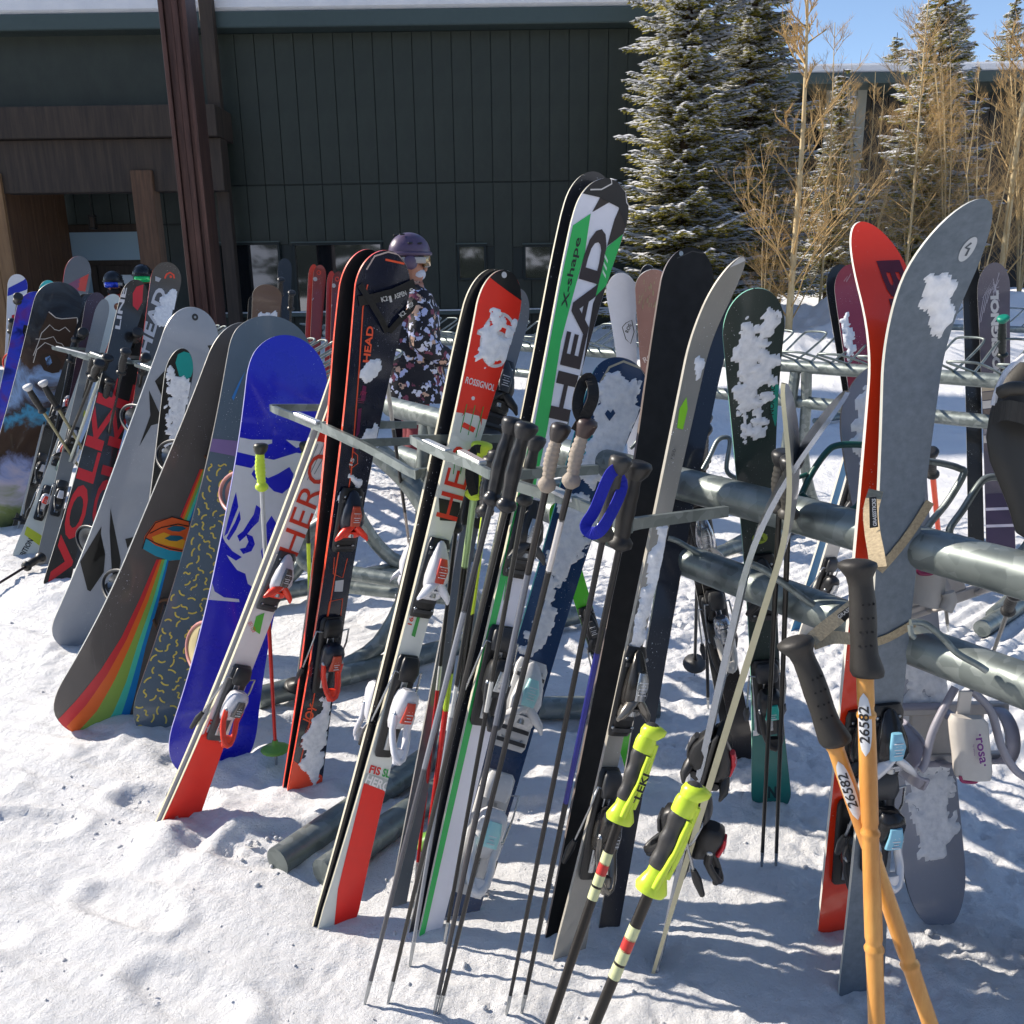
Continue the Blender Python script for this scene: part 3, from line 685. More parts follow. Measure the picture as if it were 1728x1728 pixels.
for (a,b,c,d) in bw:
    wdw=MB(); t_=0.045
    for (cx_,cz_,hx,hz) in [((a+b)/2,d+t_/2,(b-a)/2+t_,t_/2),((a+b)/2,c-t_/2,(b-a)/2+t_,t_/2),(a-t_/2,(c+d)/2,t_/2,(d-c)/2),(b+t_/2,(c+d)/2,t_/2,(d-c)/2)]:
        wdw.box((cx_,WY+0.05,cz_),(hx,0,0),(0,0.05,0),(0,0,hz),TRIM,0.004)
    wdw.box(((a+b)/2,WY-0.01,d+t_+0.012),((b-a)/2+t_+0.02,0,0),(0,0.02,0),(0,0,0.012),TRIML)
    f=wdw.build('window',lodge,(0,WY,0))
    g=MB(); g.box(((a+b)/2,WY+0.075,(c+d)/2),((b-a)/2,0,0),(0,0.008,0),(0,0,(d-c)/2),GLASS); go_=g.build('pane',None,(0,WY,0)); go_.parent=f; go_.location=(0,0,0)
# entrance: recessed wall, door with transom, timber posts, beam, lamp
EY=19.6
mb=MB(); mb.box((-9.4,EY+0.3,3.1),(3.9,0,0),(0,0.2,0),(0,0,3.1),TRIM); mb.box((-9.1,WY+.3,5.0),(3.95,0,0),(0,.2,0),(0,0,1.1),PANEL,0.01); mb.build('entrance_wall',lodge,(0,WY,0))
x_=X18(60,EY)
tx0,tx1=X18(103,EY),X18(252,EY)
while x_<X18(330,EY):
    x1=x_+0.385
    if x1<tx0+0.05 or x_>tx1-0.05: panel(x_,x1,0.1,2.75,EY+0.04,PANEL2,lodge)
    panel(x_,x1,2.78,3.62,EY+0.04,PANEL2,lodge); x_=x1
mb=MB(); mb.box(((tx0+tx1)/2,EY+0.02,1.42),((tx1-tx0)/2+.10,0,0),(0,.05,0),(0,0,1.36),WOODD,0.01); dr=mb.build('door_frame',lodge,(0,WY,0))
mb=MB(); mb.box(((tx0+tx1)/2,EY-0.045,2.33),((tx1-tx0)/2,0,0),(0,.012,0),(0,0,.29),node_mat('glass_painted_reflection',lambda t,b,tc:(b.inputs['Base Color'].__setattr__('default_value',(0.34,0.48,0.56,1)),b.inputs['Roughness'].__setattr__('default_value',0.05),b.inputs['Specular IOR Level'].__setattr__('default_value',1.0)))); tg=mb.build('transom_window',lodge,(0,WY,0))  # pale blue base colour stands in for a bright reflection in the glass
PANEG=bpy.data.materials['glass_painted_reflection']  # door panes reuse the same painted-in reflection colour
for s_ in (0,1):
    a=lerp(tx0,tx1,0.5*s_)+.03; b=lerp(tx0,tx1,0.5*s_+0.5)-.03
    mb=MB(); c=(a+b)/2
    for (cx_,cz_,hx,hz) in [(a+.07,1.0,.07,.93),(b-.07,1.0,.07,.93),(c,1.83,(b-a)/2-.14,.10),(c,.22,(b-a)/2-.14,.15)]:
        mb.box((cx_,EY-.055,cz_),(hx,0,0),(0,.022,0),(0,0,hz),WOODD,0.004)
    d_=mb.build('door',lodge,(0,WY,0))
    mb=MB(); mb.box((c,EY-.048,1.05),((b-a)/2-.14,0,0),(0,.008,0),(0,0,.68),PANEG); o=mb.build('pane',None,(0,WY,0)); o.parent=d_; o.location=(0,0,0)
    mb=MB(); mb.box((lerp(a,b,.9 if s_==0 else .1),EY-.10,1.05),(.012,0,0),(0,.02,0),(0,0,.15),STEEL,0.004); o=mb.build('handle',None,(0,WY,0)); o.parent=d_; o.location=(0,0,0)
# left timber pier made of upright boards
for i in range(4):
    mb=MB(); xa=X18(-60+24*i,17.2); xb=X18(-60+24*(i+1),17.2); mb.box(((xa+xb)/2,17.2,1.75),((xb-xa)/2-.004,0,0),(0,.04,0),(0,0,1.80),WOODLIT,0.006); mb.build('timber_board',lodge,(0,WY,0))
for i in range(5):
    ya=17.24+i*.46; mb=MB(); mb.box((X18(36,17.2)-.03,ya+.23,1.75),(.03,0,0),(0,.226,0),(0,0,1.80),WOOD,0.006); mb.build('timber_board',lodge,(0,WY,0))
mb=MB(); mb.box((-10.2,17.4,3.66),(4.9,0,0),(0,.16,0),(0,0,.46),WOODD,0.01); mb.box((-10.2,18.5,4.4),(4.9,0,0),(0,1.4,0),(0,0,.27),WOODD,0.01); mb.build('entrance_beam',lodge,(0,WY,0))
mb=MB(); mb.box((X18(270,17.3),17.3,1.78),(.20,0,0),(0,.16,0),(0,0,1.79),WOOD,0.015); mb.build('timber_post',lodge,(0,WY,0))
mb=MB(); mb.box((-23.2,WY+.5,9.6),(7.6,0,0),(0,.3,0),(0,0,9.6),PANEL,0.01); mb.build('shade_wall',lodge,(0,WY,0))  # unseen slab added left of view so its shadow crosses the snow
mb=MB(); mb.box((-23.2,WY+.5,19.3),(7.7,0,0),(0,.4,0),(0,0,.22),TRIML,0.02); mb.build('roof',lodge,(0,WY,0)); mb=MB(); mb.box((-23.2,WY+.5,19.65),(7.6,0,0),(0,.38,0),(0,0,.13),SNOW,0.08); mb.build('roof_snow',lodge,(0,WY,0)); mb=MB(); mb.box((-4.6,WY+1.6,6.2),(8.35,0,0),(0,1.9,0),(0,0,.14),TRIML,0.02); mb.build('roof',lodge,(0,WY,0)); mb=MB(); mb.box((-4.6,WY+1.6,6.5),(8.3,0,0),(0,1.85,0),(0,0,.16),SNOW,0.1); mb.build('roof_snow',lodge,(0,WY,0))  # first roof and roof_snow only cap the added shadow slab
# wall lamp hanging by the door
lx=X18(176,18.9); lm=thing('hanging_lamp','small dark lantern hanging on a cord above the glazed lodge door','lamp',(lx,18.9,2.75))
mb=MB(); mb.tube([(lx,18.9,3.6),(lx,18.9,2.92)],.012,BLACK,8); mb.build('cord',lm)
mb=MB(); mb.box((lx,18.9,2.90),(.07,0,0),(0,.07,0),(0,0,.02),BLACK,0.01); mb.box((lx,18.9,2.66),(.06,0,0),(0,.06,0),(0,0,.015),BLACK,0.005)
for i in(-1,1):
    for j in(-1,1): mb.box((lx+i*.052,18.9+j*.052,2.78),(.008,0,0),(0,.008,0),(0,0,.11),BLACK)
mb.build('lantern_frame',lm); mb=MB(); mb.box((lx,18.9,2.78),(.04,0,0),(0,.04,0),(0,0,.10),mat('#3a2c22',.5),0.004); mb.build('lantern_glass',lm)
# rusty steel column in front of the entrance
cx0=X18(350,13.5)+.02; CY=13.5
col=thing('steel_column','rusty brown steel column standing in front of the dark green siding','column',(cx0,CY,0))
mb=MB(); 
for i in(-1,1): mb.box((cx0+i*.16,CY,4.6),(.03,0,0),(0,.23,0),(0,0,4.6),RUST,0.01)
mb.box((cx0,CY,4.6),(.13,0,0),(0,.02,0),(0,0,4.6),RUST,0.005); mb.box((cx0,CY-.155,4.6),(.127,0,0),(0,.02,0),(0,0,4.6),RUST,0.006); mb.box((cx0+.03,CY-.19,4.6),(.045,0,0),(0,.03,0),(0,0,4.6),RUST,0.012)
mb.build('column_shaft',col); mb=MB(); mb.box((cx0,CY,.25),(.30,0,0),(0,.30,0),(0,0,.25),mat('#555048',0.8,0,0,.15,8),0.03); mb.build('column_base',col)
for i,(xx,yy) in enumerate([(X18(398,17.6),17.6)]):
    dt=thing('timber_post','dark square timber post beside the rusty steel column','post',(xx,yy,0)); mb=MB(); mb.box((xx,yy,4.2),(.12,0,0),(0,.10,0),(0,0,4.2),WOODD,0.01); mb.build('shaft',dt)
# wing of the lodge behind the trees
wg=thing('lodge_wing','dark lodge wing behind the bare trees with a pale gable panel','building',(12,27,0))
mb=MB(); mb.box((14,28,3.1),(11,0,0),(0,.5,0),(0,0,3.5),TRIM); mb.build('wall',wg)
x_=3.4
pm=None
while x_<24:
    if pm is None:
        b_=MB(); b_.box((0,0,0),(.24,0,0),(0,.02,0),(0,0,3.2),mat('#23221f',0.6,0,0,.25,2),0.004); o=b_.build('siding_panel',wg,(0,0,0)); pm=o.data
    else: o=bpy.data.objects.new('siding_panel',pm); scn.collection.objects.link(o); o.parent=wg
    o.location=(x_-12,.45,3.3); x_+=.5
GAB=mat('#8f8f84',0.6,0,0,.1,3)
gx0,gx1=(1385-864)/F*25.6,(1452-864)/F*25.6
for i in range(4):
    a=lerp(gx0,gx1,i/4)+.01; b=lerp(gx0,gx1,(i+1)/4)-.01; mb=MB(); zt=6.9; za=lerp(4.55,3.3,i/4); zb=lerp(4.55,3.3,(i+1)/4)
    mb.prism([(a,26.9,za),(b,26.9,zb),(b,26.9,zt),(a,26.9,zt)],(0,.06,0),GAB); mb.build('gable_panel',wg)
mb=MB(); mb.prism([(gx0-2.6,26.6,6.55),(gx0,26.6,4.75),(gx1,26.6,3.3),(gx1,26.6,3.1),(gx0,26.6,4.5),(gx0-2.7,26.6,6.4)],(0,.5,0),WOODD); mb.build('gable_trim',wg)
mb=MB(); mb.box((14,27.6,6.75),(11.5,0,0),(0,1.6,0),(0,0,.14),TRIML,0.02); mb.build('roof',wg); mb=MB(); mb.box((14,27.6,7.0),(11.4,0,0),(0,1.55,0),(0,0,.13),SNOW,0.06); mb.build('roof_snow',wg)
# ================================================================== TREES
def _needle(c1,c2):
    def fn(t,b,tc):
        n=N(t,'ShaderNodeTexNoise',Scale=4.0,Detail=4.0); t.links.new(tc.outputs['Object'],n.inputs['Vector'])
        r=ramp(t,[(.35,c1),(.65,c2)]); t.links.new(n.outputs['Fac'],r.inputs[0]); t.links.new(r.outputs[0],b.inputs['Base Color']); b.inputs['Roughness'].default_value=.55
        tl=N(t,'ShaderNodeBsdfTranslucent'); t.links.new(r.outputs[0],tl.inputs[0]); mx=N(t,'ShaderNodeMixShader'); mx.inputs[0].default_value=.4
        t.links.new(b.outputs[0],mx.inputs[1]); t.links.new(tl.outputs[0],mx.inputs[2]); t.links.new(mx.outputs[0],t.nodes['Material Output'].inputs['Surface'])
    return node_mat('spruce_needles',fn)
NEED=_needle('#7c7628','#c4b650'); NEED2=_needle('#4a5020','#7d7a30'); BARK=mat('#3f3025',0.85,0,0,.3,12,0.5,40)
def spruce(loc,h,rad,seed,label,dens=1.0):
    r=random.Random(seed); t=thing('spruce_tree',label,'tree',loc,'snow dusted spruces by the lodge')
    o=Vector(loc); mb=MB(); mb.tube([o+V(0,0,-.3),o+V(0.02,0,h*.5),o+V(0,0,h)],[.09,.06,.012],BARK,8); mb.build('trunk',t)
    nd=MB(); br=MB(); sn=MB(); z=h*.04
    NV=[];NF=[];NM=[];SV=[];SF=[]
    while z<h*.98:
        k=z/h; R=rad*(1-k)**.85*r.uniform(.70,1.15)+.06; nb=int((7+5*(1-k))*dens)
        a0=r.uniform(0,6.28)
        for b in range(nb):
            a=a0+b*6.283/nb+r.uniform(-.25,.25); L=R*r.uniform(.55,1.2); d=V(math.cos(a),math.sin(a),0); zz=z+r.uniform(-.12,.12); dr=r.uniform(-.42,-.12)
            P=[o+V(0,0,zz)+d*(L*q)+V(0,0,L*(dr*q+.20*q*q*q)+ (.10*L*q if k>.7 else 0)) for q in (0,.25,.5,.75,1)]
            br.tube(P,[.014,.011,.008,.006,.003],BARK,4,False)
            sd=V(-d.y,d.x,0); nt=max(5,int(L/.055))
            for i in range(nt):
                q=(i+.6)/nt; f=q*4; j=min(3,int(f)); p=P[j].lerp(P[j+1],f-j); tl=(.32*L*(1-q)+.07)*r.uniform(.6,1.1)
                for s_ in (-1,1):
                    e=p+(sd*s_*.8+d*.65)*tl+V(0,0,-tl*r.uniform(.1,.45)); ax=(e-p)
                    m_=4
                    for g in range(m_):
                        c=p+ax*((g+.5)/m_)+V(r.uniform(-.01,.01),r.uniform(-.01,.01),r.uniform(-.012,.012)); 
                        u=ax.normalized()*r.uniform(.030,.050); v=V(r.uniform(-1,1),r.uniform(-1,1),r.uniform(-.2,.6)).normalized()*r.uniform(.012,.024)
                        n0=len(NV); NV+= [c-u-v*.4,c+v,c+u,c-v]; NF.append((n0,n0+1,n0+2,n0+3)); NM.append(r.random()<.4)
                    if r.random()<.95:
                        c=p+ax*r.uniform(.3,.9)+V(0,0,.014); s0=r.uniform(.028,.056); n0=len(SV)
                        an=math.atan2(ax.y,ax.x); ca,sa=math.cos(an),math.sin(an)
                        for v in ico[:6]: x1=v[0]*s0*1.9; y1=v[1]*s0*.9; SV.append((c.x+x1*ca-y1*sa,c.y+x1*sa+y1*ca,c.z+(v[2]-.4)*s0*.55))
                        SF+= [tuple(n0+w_ for w_ in f_) for f_ in icf[:5]]
            for i in range(int(L/.05)):
                q=r.uniform(.3,1); f=q*4; j=min(3,int(f)); p=P[j].lerp(P[j+1],f-j)+V(0,0,.016); s0=r.uniform(.04,.075); n0=len(SV); an=a; ca,sa=math.cos(an),math.sin(an)
                for v in ico[:6]: x1=v[0]*s0*1.8; y1=v[1]*s0; SV.append((p.x+x1*ca-y1*sa,p.y+x1*sa+y1*ca,p.z+(v[2]-.4)*s0*.6))
                SF+= [tuple(n0+w_ for w_ in f_) for f_ in icf[:5]]
        z+=.085+.05*(1-k)*r.uniform(.6,1.3)
    nd.add(NV,NF,NEED,False)
    i2=nd.m(NEED2)
    for q,fl in enumerate(NM):
        if fl: nd.mi[q]=i2
    tag(br.build('branches',t),kind='stuff'); cr=nd.build('crown',t); sn.add(SV,SF,CLUMP,True); tag(subpart(sn,'crown_snow',cr,t),kind='stuff')
    return t
def at(px,Y,zoff=0.0): x=(px-864)/F*Y*0.97; return (x,Y,gz(x,Y)+zoff)
spruce(at(1150,15.2),8.6,1.5,1,'spruce with snowy tiers standing against the end of the green lodge wall',1.15)
spruce(at(1252,16.6),9.2,1.35,2,'second spruce from the lodge wall, crowding the first one')
spruce(at(1550,18.5),6.4,1.5,3,'snowy spruce standing alone behind the bare aspens')
spruce(at(1400,21.5),5.0,1.1,4,'spruce in the shade in front of the lodge wing gable',.8)
ASP=streak('aspen_bark','#b59b6e','#d9c69a',(10,10,4),0.7,0.3,0.003); TWIG=mat('#bd9c66',0.7,0,0,.25,6)
def aspen(loc,h,seed,label,tr=.035,multi=1,lean=0.0,n0=26):
    r=random.Random(seed); t=thing('bare_tree',label,'tree',loc,'bare aspens on the snow bank'); o=Vector(loc)
    tk=MB(); tw=MB()
    def grow(p,d,L,ra,lv):
        P=[p]; n=5; dd=d.copy()
        for i in range(n):
            dd=(dd+V(r.gauss(0,.09),r.gauss(0,.09),.05+r.gauss(0,.05))).normalized(); P.append(P[-1]+dd*(L/n))
        tw.tube(P,[ra*(1-.8*i/n) for i in range(n+1)],TWIG,4 if lv<2 else 3,False)
        if lv<3:
            for i in range(r.randint(4,6) if lv<2 else 3+r.randint(0,2)):
                q=r.uniform(.25,.95)*n; j=min(n-1,int(q)); c=P[j].lerp(P[j+1],q-j); a=r.uniform(0,6.28)
                e=(dd*1.0+V(math.cos(a),math.sin(a),.15)*r.uniform(.5,.9)).normalized(); grow(c,e,L*r.uniform(.4,.62),ra*.55,lv+1)
    for m in range(multi):
        a=r.uniform(0,6.28); ld=V(math.cos(a),math.sin(a),0)*(lean+(.16 if multi>1 else .02)); P=[]
        for i in range(9):
            q=i/8; P.append(o+V(0,0,-.2)+ld*h*q+V(.03*math.sin(q*5+seed),.03*math.cos(q*4),h*q))
        R0=tr*(1 if multi==1 else .7); tk.tube(P,[R0*(1-.75*i/8) for i in range(9)],ASP,8,False)
        for i in range(int(n0*1.5)//(1 if multi==1 else 2)):
            q=r.uniform(.06,.98)*8; j=min(7,int(q)); c=P[j].lerp(P[j+1],q-j); a=r.uniform(0,6.28)
            e=V(math.cos(a)*.8,math.sin(a)*.8,r.uniform(.5,1.1)).normalized(); grow(c,e,h*.27*(1.05-q/9)*r.uniform(.6,1.2),R0*.26,0 if i%3==0 else 1)
    tk.build('trunk',t); tag(tw.build('crown',t)); return t
aspen(at(1345,13.6),5.2,11,'pale straight aspen trunk rising from the front of the snow bank',.06)
aspen(at(1392,15.2),4.6,12,'thin bare aspen just right of the tall pale trunk',.024,n0=34)
aspen(at(1530,14.6),5.0,13,'slender bare aspen standing behind the red and grey curved skis',.026,n0=34)
aspen(at(1690,14.0),4.8,14,'bare aspen near the right end of the bank with a pale lit trunk',.055)
aspen(at(1310,16.5),3.2,15,'many stemmed bare bush between the spruces and the pale aspen',.024,6,n0=30)
aspen(at(1460,17.5),4.2,16,'many stemmed bare bush in front of the pale gable panel',.024,6,n0=30)
aspen(at(1610,16.5),4.4,17,'dense bare bush to the right of the lone snowy spruce',.024,7,n0=30)
aspen(at(1730,17.0),4.6,18,'dense bare bush at the right end of the snow bank',.026,7,n0=30)
aspen(at(1650,13.2),3.0,19,'low bare shrub rooted at the right in the front of the bank',.016,4,n0=20)
aspen(at(1290,13.8),2.2,20,'low bare shrub at the foot of the second spruce',.015,4,n0=20)
# forest backdrop beyond the wing
for i,(px,Y,h_) in enumerate([(1480,36,10),(1580,39,12),(1660,35,11),(1760,38,12)]):
    t=spruce((( px-864)/F*Y*.97,Y,0.3),h_,2.6,40+i,['tall spruce beyond the lodge wing, first from the left','tall spruce beyond the lodge wing, second from the left','tall spruce beyond the lodge wing, third from the left','tall spruce beyond the lodge wing, farthest right'][i],.55)
# ================================================================== SKI RACKS
def rack(A,B,label,z=1.0,r=.041,low=.80,hoops_back=True,hoop_t=None,bars=None,legs=(0.05,0.95),hs=.17,cap=True,loopsF=False):
    A=Vector((*A,0)); B=Vector((*B,0)); d=(B-A).normalized(); L=(B-A).length; nb=V(d.y,-d.x,0)
    if nb.dot(A-V(0,0,0))<0: nb=-nb          # nb points away from the camera
    t=thing('ski_rack',label,'ski rack',A,'galvanised ski racks')
    up=V(0,0,1); P=lambda s,o_,z_: A+d*s+nb*o_+up*z_
    mb=MB(); mb.tube([P(0,0,z),P(L/2,0,z+.004),P(L,0,z)],r,GALV,20); mb.build('top_rail',t)
    if low: mb=MB(); mb.tube([P(.04,.02,low),P(L/2,.02,low),P(L-.04,.02,low)],r,GALV,20); mb.build('lower_rail',t)
    for k,lt in enumerate(legs):
        s=L*lt; mb=MB()
        mb.tube(catmull([P(s,0,z-.02),P(s,.02,low or z-.2),P(s,.05,.45),P(s,.25,.12),P(s,.55,.04)],6),r*.85,GALV,12)
        mb.tube(catmull([P(s+.07,0,z-.03),P(s+.07,-.02,low or z-.2),P(s+.07,-.06,.45),P(s+.07,-.25,.12),P(s+.07,-.55,.04)],6),r*.85,GALV,12)
        mb.build('leg',t)
        mb=MB(); mb.tube([P(s+.035,-.75,.045),P(s+.035,.75,.045)],r,GALV,14); mb.build('foot',t)
    s=.06; k=0
    while s<L-.15:
        if hoops_back:
            w_=hs*.55; mb=MB(); h=.14
            mb.tube(catmull([P(s,.0,z+r),P(s-.01,.12,z+r+.05),P(s-.015,.27,z+.16),P(s+.01,.30,z+.18),P(s+w_-.01,.30,z+.18),P(s+w_+.015,.27,z+.16),P(s+w_+.01,.12,z+r+.05),P(s+w_,.0,z+r)],4),.0065,GALV,8)
            mb.build('hoop',t)
        if loopsF:
            mb=MB(); w_=hs*.55
            mb.tube(catmull([P(s,.0,z+r),P(s-.01,-.12,z+r+.03),P(s-.015,-.27,z+.10),P(s+.01,-.30,z+.11),P(s+w_-.01,-.30,z+.11),P(s+w_+.015,-.27,z+.10),P(s+w_+.01,-.12,z+r+.03),P(s+w_,.0,z+r)],4),.0065,GALV,8)
            mb.build('hoop',t)
        s+=hs; k+=1
    for (s0,s1) in (bars or []):
        mb=MB(); o1=-.44; zz=1.05
        pts=[P(s0+.02,-.0,z+r),P(s0+.01,o1*.5,zz+.005),P(s0,o1*.92,zz),P(s0+.02,o1,zz),P(s0+.06,o1,zz),P(s1-.06,o1,zz),P(s1-.02,o1,zz),P(s1,o1*.92,zz),P(s1-.01,o1*.5,zz+.005),P(s1-.02,0,z+r)]
        rings=[]
        pts=catmull(pts,4)
        for i,p in enumerate(pts):
            dd=(pts[min(i+1,len(pts)-1)]-pts[max(i-1,0)]).normalized(); sd=dd.cross(up).normalized(); a_,b_=.006,.017
            rings.append([p+sd*a_+up*b_,p-sd*a_+up*b_,p-sd*a_-up*b_,p+sd*a_-up*b_])
        mb.loft(rings,GALV,True,False); mb.build('hoop',t)
    return t
d1=V(-.53,.85,0).normalized(); R0=V(.8,1.5,0)
def R1(t): p=R0+d1*t; return (p.x,p.y)
RACK1=rack(R1(-1.6),R1(2.45),'nearest galvanised rack with thick twin rails crossing the right foreground',bars=[],legs=(.90,),hs=.2,hoops_back=False)
RACK2=rack(R1(2.9),R1(6.6),'galvanised rack behind the leaning snowboards on the left',bars=[(.2,.6),(.7,1.1),(1.5,1.9),(2.2,2.6),(2.9,3.3)],legs=(.05,.95),hs=.2)
rack((2.95,3.43),(.9,5.85),'middle galvanised rack behind the grey curved ski',z=1.0,legs=(.18,.62,.95),hs=.22,loopsF=True,r=.036)
rack((.75,6.0),(-1.9,9.1),'galvanised rack behind the person in the flowered jacket',z=1.0,legs=(.1,.9),hs=.24,loopsF=True,r=.034)
rack((5.6,6.6),(3.6,9.6),'farthest galvanised rack at the right below the snow bank',z=1.0,legs=(.1,.9),hs=.36,loopsF=False,low=None,r=.03)
def flatbar(par,P,arms=True,lit_top=None,hw_=.0055,hh=.0105):
    Q=[W(*p) for p in P]; L=Q[-1]-Q[0]; bk=V(L.y,-L.x,0).normalized()
    if bk.dot(Q[0])<0: bk=-bk
    pts=list(Q)
    if arms: pts=[Q[0]+bk*.30+V(0,0,-.03),Q[0]+bk*.03]+pts+[Q[-1]+bk*.03,Q[-1]+bk*.30+V(0,0,-.03)]
    pts=catmull(pts,5); R=[]; up=V(0,0,1)
    for i,p in enumerate(pts):
        dd=(pts[min(i+1,len(pts)-1)]-pts[max(i-1,0)]).normalized(); sd=dd.cross(up).normalized()
        R.append([p+sd*hw_+up*hh,p-sd*hw_+up*hh,p-sd*hw_-up*hh,p+sd*hw_-up*hh])
    mb=MB(); mb.loft(R,GALV,True,False)
    for (a,b) in (lit_top or []):
        a=W(*a); b=W(*b); d=(b-a)/2; mb.box((a+b)/2,d,d.cross(up).normalized()*.010,up*.005,mat('#c9cbcb',.35,.55,0,.1,60),.002)  # pale plates: sunlit top faces of the bars put into colour
    mb.build('hoop',par)
flatbar(RACK1,[(462,690,2.50),(500,705,2.45),(560,730,2.32),(604,750,2.25)],True,[((500,698,2.43),(538,714,2.36))])
flatbar(RACK1,[(548,720,2.34),(600,745,2.24),(650,772,2.14),(700,800,2.06)],True)
flatbar(RACK1,[(700,744,2.02),(752,768,1.92),(800,786,1.84),(832,802,1.80)],True,[((717,744,2.0),(757,762,1.92)),((778,762,1.90),(815,782,1.82))])
flatbar(RACK1,[(836,806,1.74),(900,828,1.66),(971,848,1.58),(1058,888,1.50)],True,[((840,799,1.74),(868,812,1.70)),((928,823,1.63),(970,843,1.58))])
for a,b,c in (((92,588),(165,606),5.1),((150,598),(192,612),5.0),((198,603),(224,611),4.9),((230,616),(264,627),4.6),((118,596),(150,606),5.3)):
    flatbar(RACK2,[(*a,c),((a[0]+b[0])/2,(a[1]+b[1])/2,c-.05),(*b,c-.1)],True,[((a[0]+4,a[1]-3,c),(b[0]-6,b[1]-5,c-.08))],.006,.009)
# bent frame tubes of the near rack low on the snow
fr=thing('rack_frame','bent galvanised tube frame with skids standing under the near rack','rack frame',G(600,1000))
mb=MB(); mb.tube(catmull([W(640,765,3.25),W(690,812,3.2),W(735,880,3.15),W(770,960,3.1),W(800,1060,3.05),G(835,1190,.05)],6),.042,GALV,16); mb.build('leg',fr)
mb=MB(); mb.tube(catmull([W(545,880,3.9),W(513,905,3.9),W(506,935,3.9),W(528,957,3.88),W(580,965,3.82),W(700,984,3.7),W(800,1000,3.6)],6),.032,GALV,14); mb.build('leg',fr)
mb=MB(); mb.tube(catmull([W(525,955,4.0),W(545,985,3.98),W(600,992,3.95),W(700,1003,3.85),W(800,1015,3.75)],6),.030,GALV,14); mb.build('leg',fr)
for (a,b,ca) in (((468,1455),(830,1205),0),((545,1475),(860,1250),0),((905,1195),(1112,1192),0)):
    mb=MB(); p=G(*a,.045); q=G(*b,.045); mb.tube([p,(p+q)/2,q],.04,GALV,16); mb.build('skid',fr)
# ================================================================== SKIS AND BOARDS, left group
GL='skis and boards leaning in the racks'
S=Board
def scaled_noise(c1,c2,c3,sc=3,det=6,dist=1.5,rough=0.3):
    def fn(t,b,tc):
        n=N(t,'ShaderNodeTexNoise',Scale=sc,Detail=det,Distortion=dist); t.links.new(tc.outputs['Object'],n.inputs['Vector'])
        r=ramp(t,[(0.32,c1),(0.5,c2),(0.66,c3)]); t.links.new(n.outputs['Fac'],r.inputs[0]); t.links.new(r.outputs[0],b.inputs['Base Color'])
        b.inputs['Roughness'].default_value=rough; b.inputs['Coat Weight'].default_value=0.3
    return node_mat('printed_topsheet',fn)
WHT='#dedde0'; RED='#ee2c16'
# far left
b=S((6,800),(32,463),1.75,(34,24,26),10,front='#d6d6da',label='white ski with a bright blue cover over its tip, farthest left in the row',group=GL)
b.decal([(12,500),(48,488),(49,468),(30,478),(14,486)],'#1426a8'); 
for k in range(7): b.decal([(20-k,532+k*16),(34-k,528+k*16),(33-k,536+k*16),(19-k,541+k*16)],'#c02222')
bindings(b,b.uv(22,598)[1],b.uv(16,680)[1],mat('#c43a20',.4),BLACK)
b=S((40,800),(84,473),1.6,(30,22,24),10,front='#18b0b8',label='ski with a turquoise tip showing between the dark blue board and the mural board',group=GL)
b=S((-14,850),(70,493),1.5,(66,58,62),10,.16,.16,name='snowboard',front=scaled_noise('#0c1f6e','#2a3fc4','#5b2f8e',5),label='blue and violet snowboard with its left half hidden at the edge of the picture',group=GL)
b.decal([(40,548),(58,552),(56,570),(44,575),(38,560)],'#0e1216')
back_binding(b,b.uv(30,615)[1],mat('#d6381e',.35),mat('#c9301c',.4),.14,.07)
b=S((85,830),(137,432),1.6,(46,40,42),12,.16,.16,name='snowboard',front='#5a6470',side=paint('#b3202c'),label='slate grey snowboard with a red and blue corner graphic behind the mural board',group=GL)
b.decal([(114,480),(136,468),(132,492),(112,496)],'#7c4a6c'); b.decal([(134,470),(150,462),(144,492),(130,490)],'#c04440')
def _mural(t,b,tc):
    n=N(t,'ShaderNodeTexNoise',Scale=2.6,Detail=7.0,Distortion=1.6,Roughness=.6); t.links.new(tc.outputs['Object'],n.inputs['Vector'])
    sx=N(t,'ShaderNodeSeparateXYZ'); t.links.new(tc.outputs['Object'],sx.inputs[0])
    a=N(t,'ShaderNodeMath',operation='MULTIPLY_ADD'); a.inputs[1].default_value=.62; a.inputs[2].default_value=0; t.links.new(sx.outputs[2],a.inputs[0])
    m=N(t,'ShaderNodeMath',operation='MULTIPLY_ADD'); m.inputs[1].default_value=.42; t.links.new(n.outputs['Fac'],m.inputs[0]); t.links.new(a.outputs[0],m.inputs[2])
    r=ramp(t,[(.22,'#23291c'),(.30,'#7c8a4e'),(.37,'#b9b4c8'),(.43,'#8f9cc8'),(.50,'#3a2a22'),(.60,'#46342a'),(.66,'#4a9cc4'),(.70,'#3c2c26'),(.78,'#8fb0dc'),(.86,'#463228'),(.98,'#2c221e')]); 
    r3=ramp(t,[(0,'#2c221e'),(.35,'#3c4c5c'),(.6,'#141c28'),(1,'#22384c')])
    t.links.new(m.outputs[0],r.inputs[0]); k=N(t,'ShaderNodeMapRange'); k.inputs[1].default_value=1.15; k.inputs[2].default_value=1.35; t.links.new(sx.outputs[2],k.inputs[0])
    t.links.new(n.outputs['Fac'],r3.inputs[0]); mx=N(t,'ShaderNodeMix',data_type='RGBA'); t.links.new(k.outputs[0],mx.inputs[0]); t.links.new(r.outputs[0],mx.inputs[6]); t.links.new(r3.outputs[0],mx.inputs[7])
    t.links.new(mx.outputs[2],b.inputs['Base Color']); b.inputs['Roughness'].default_value=.3; b.inputs['Coat Weight'].default_value=.3
MUR=node_mat('mural_print',_mural)
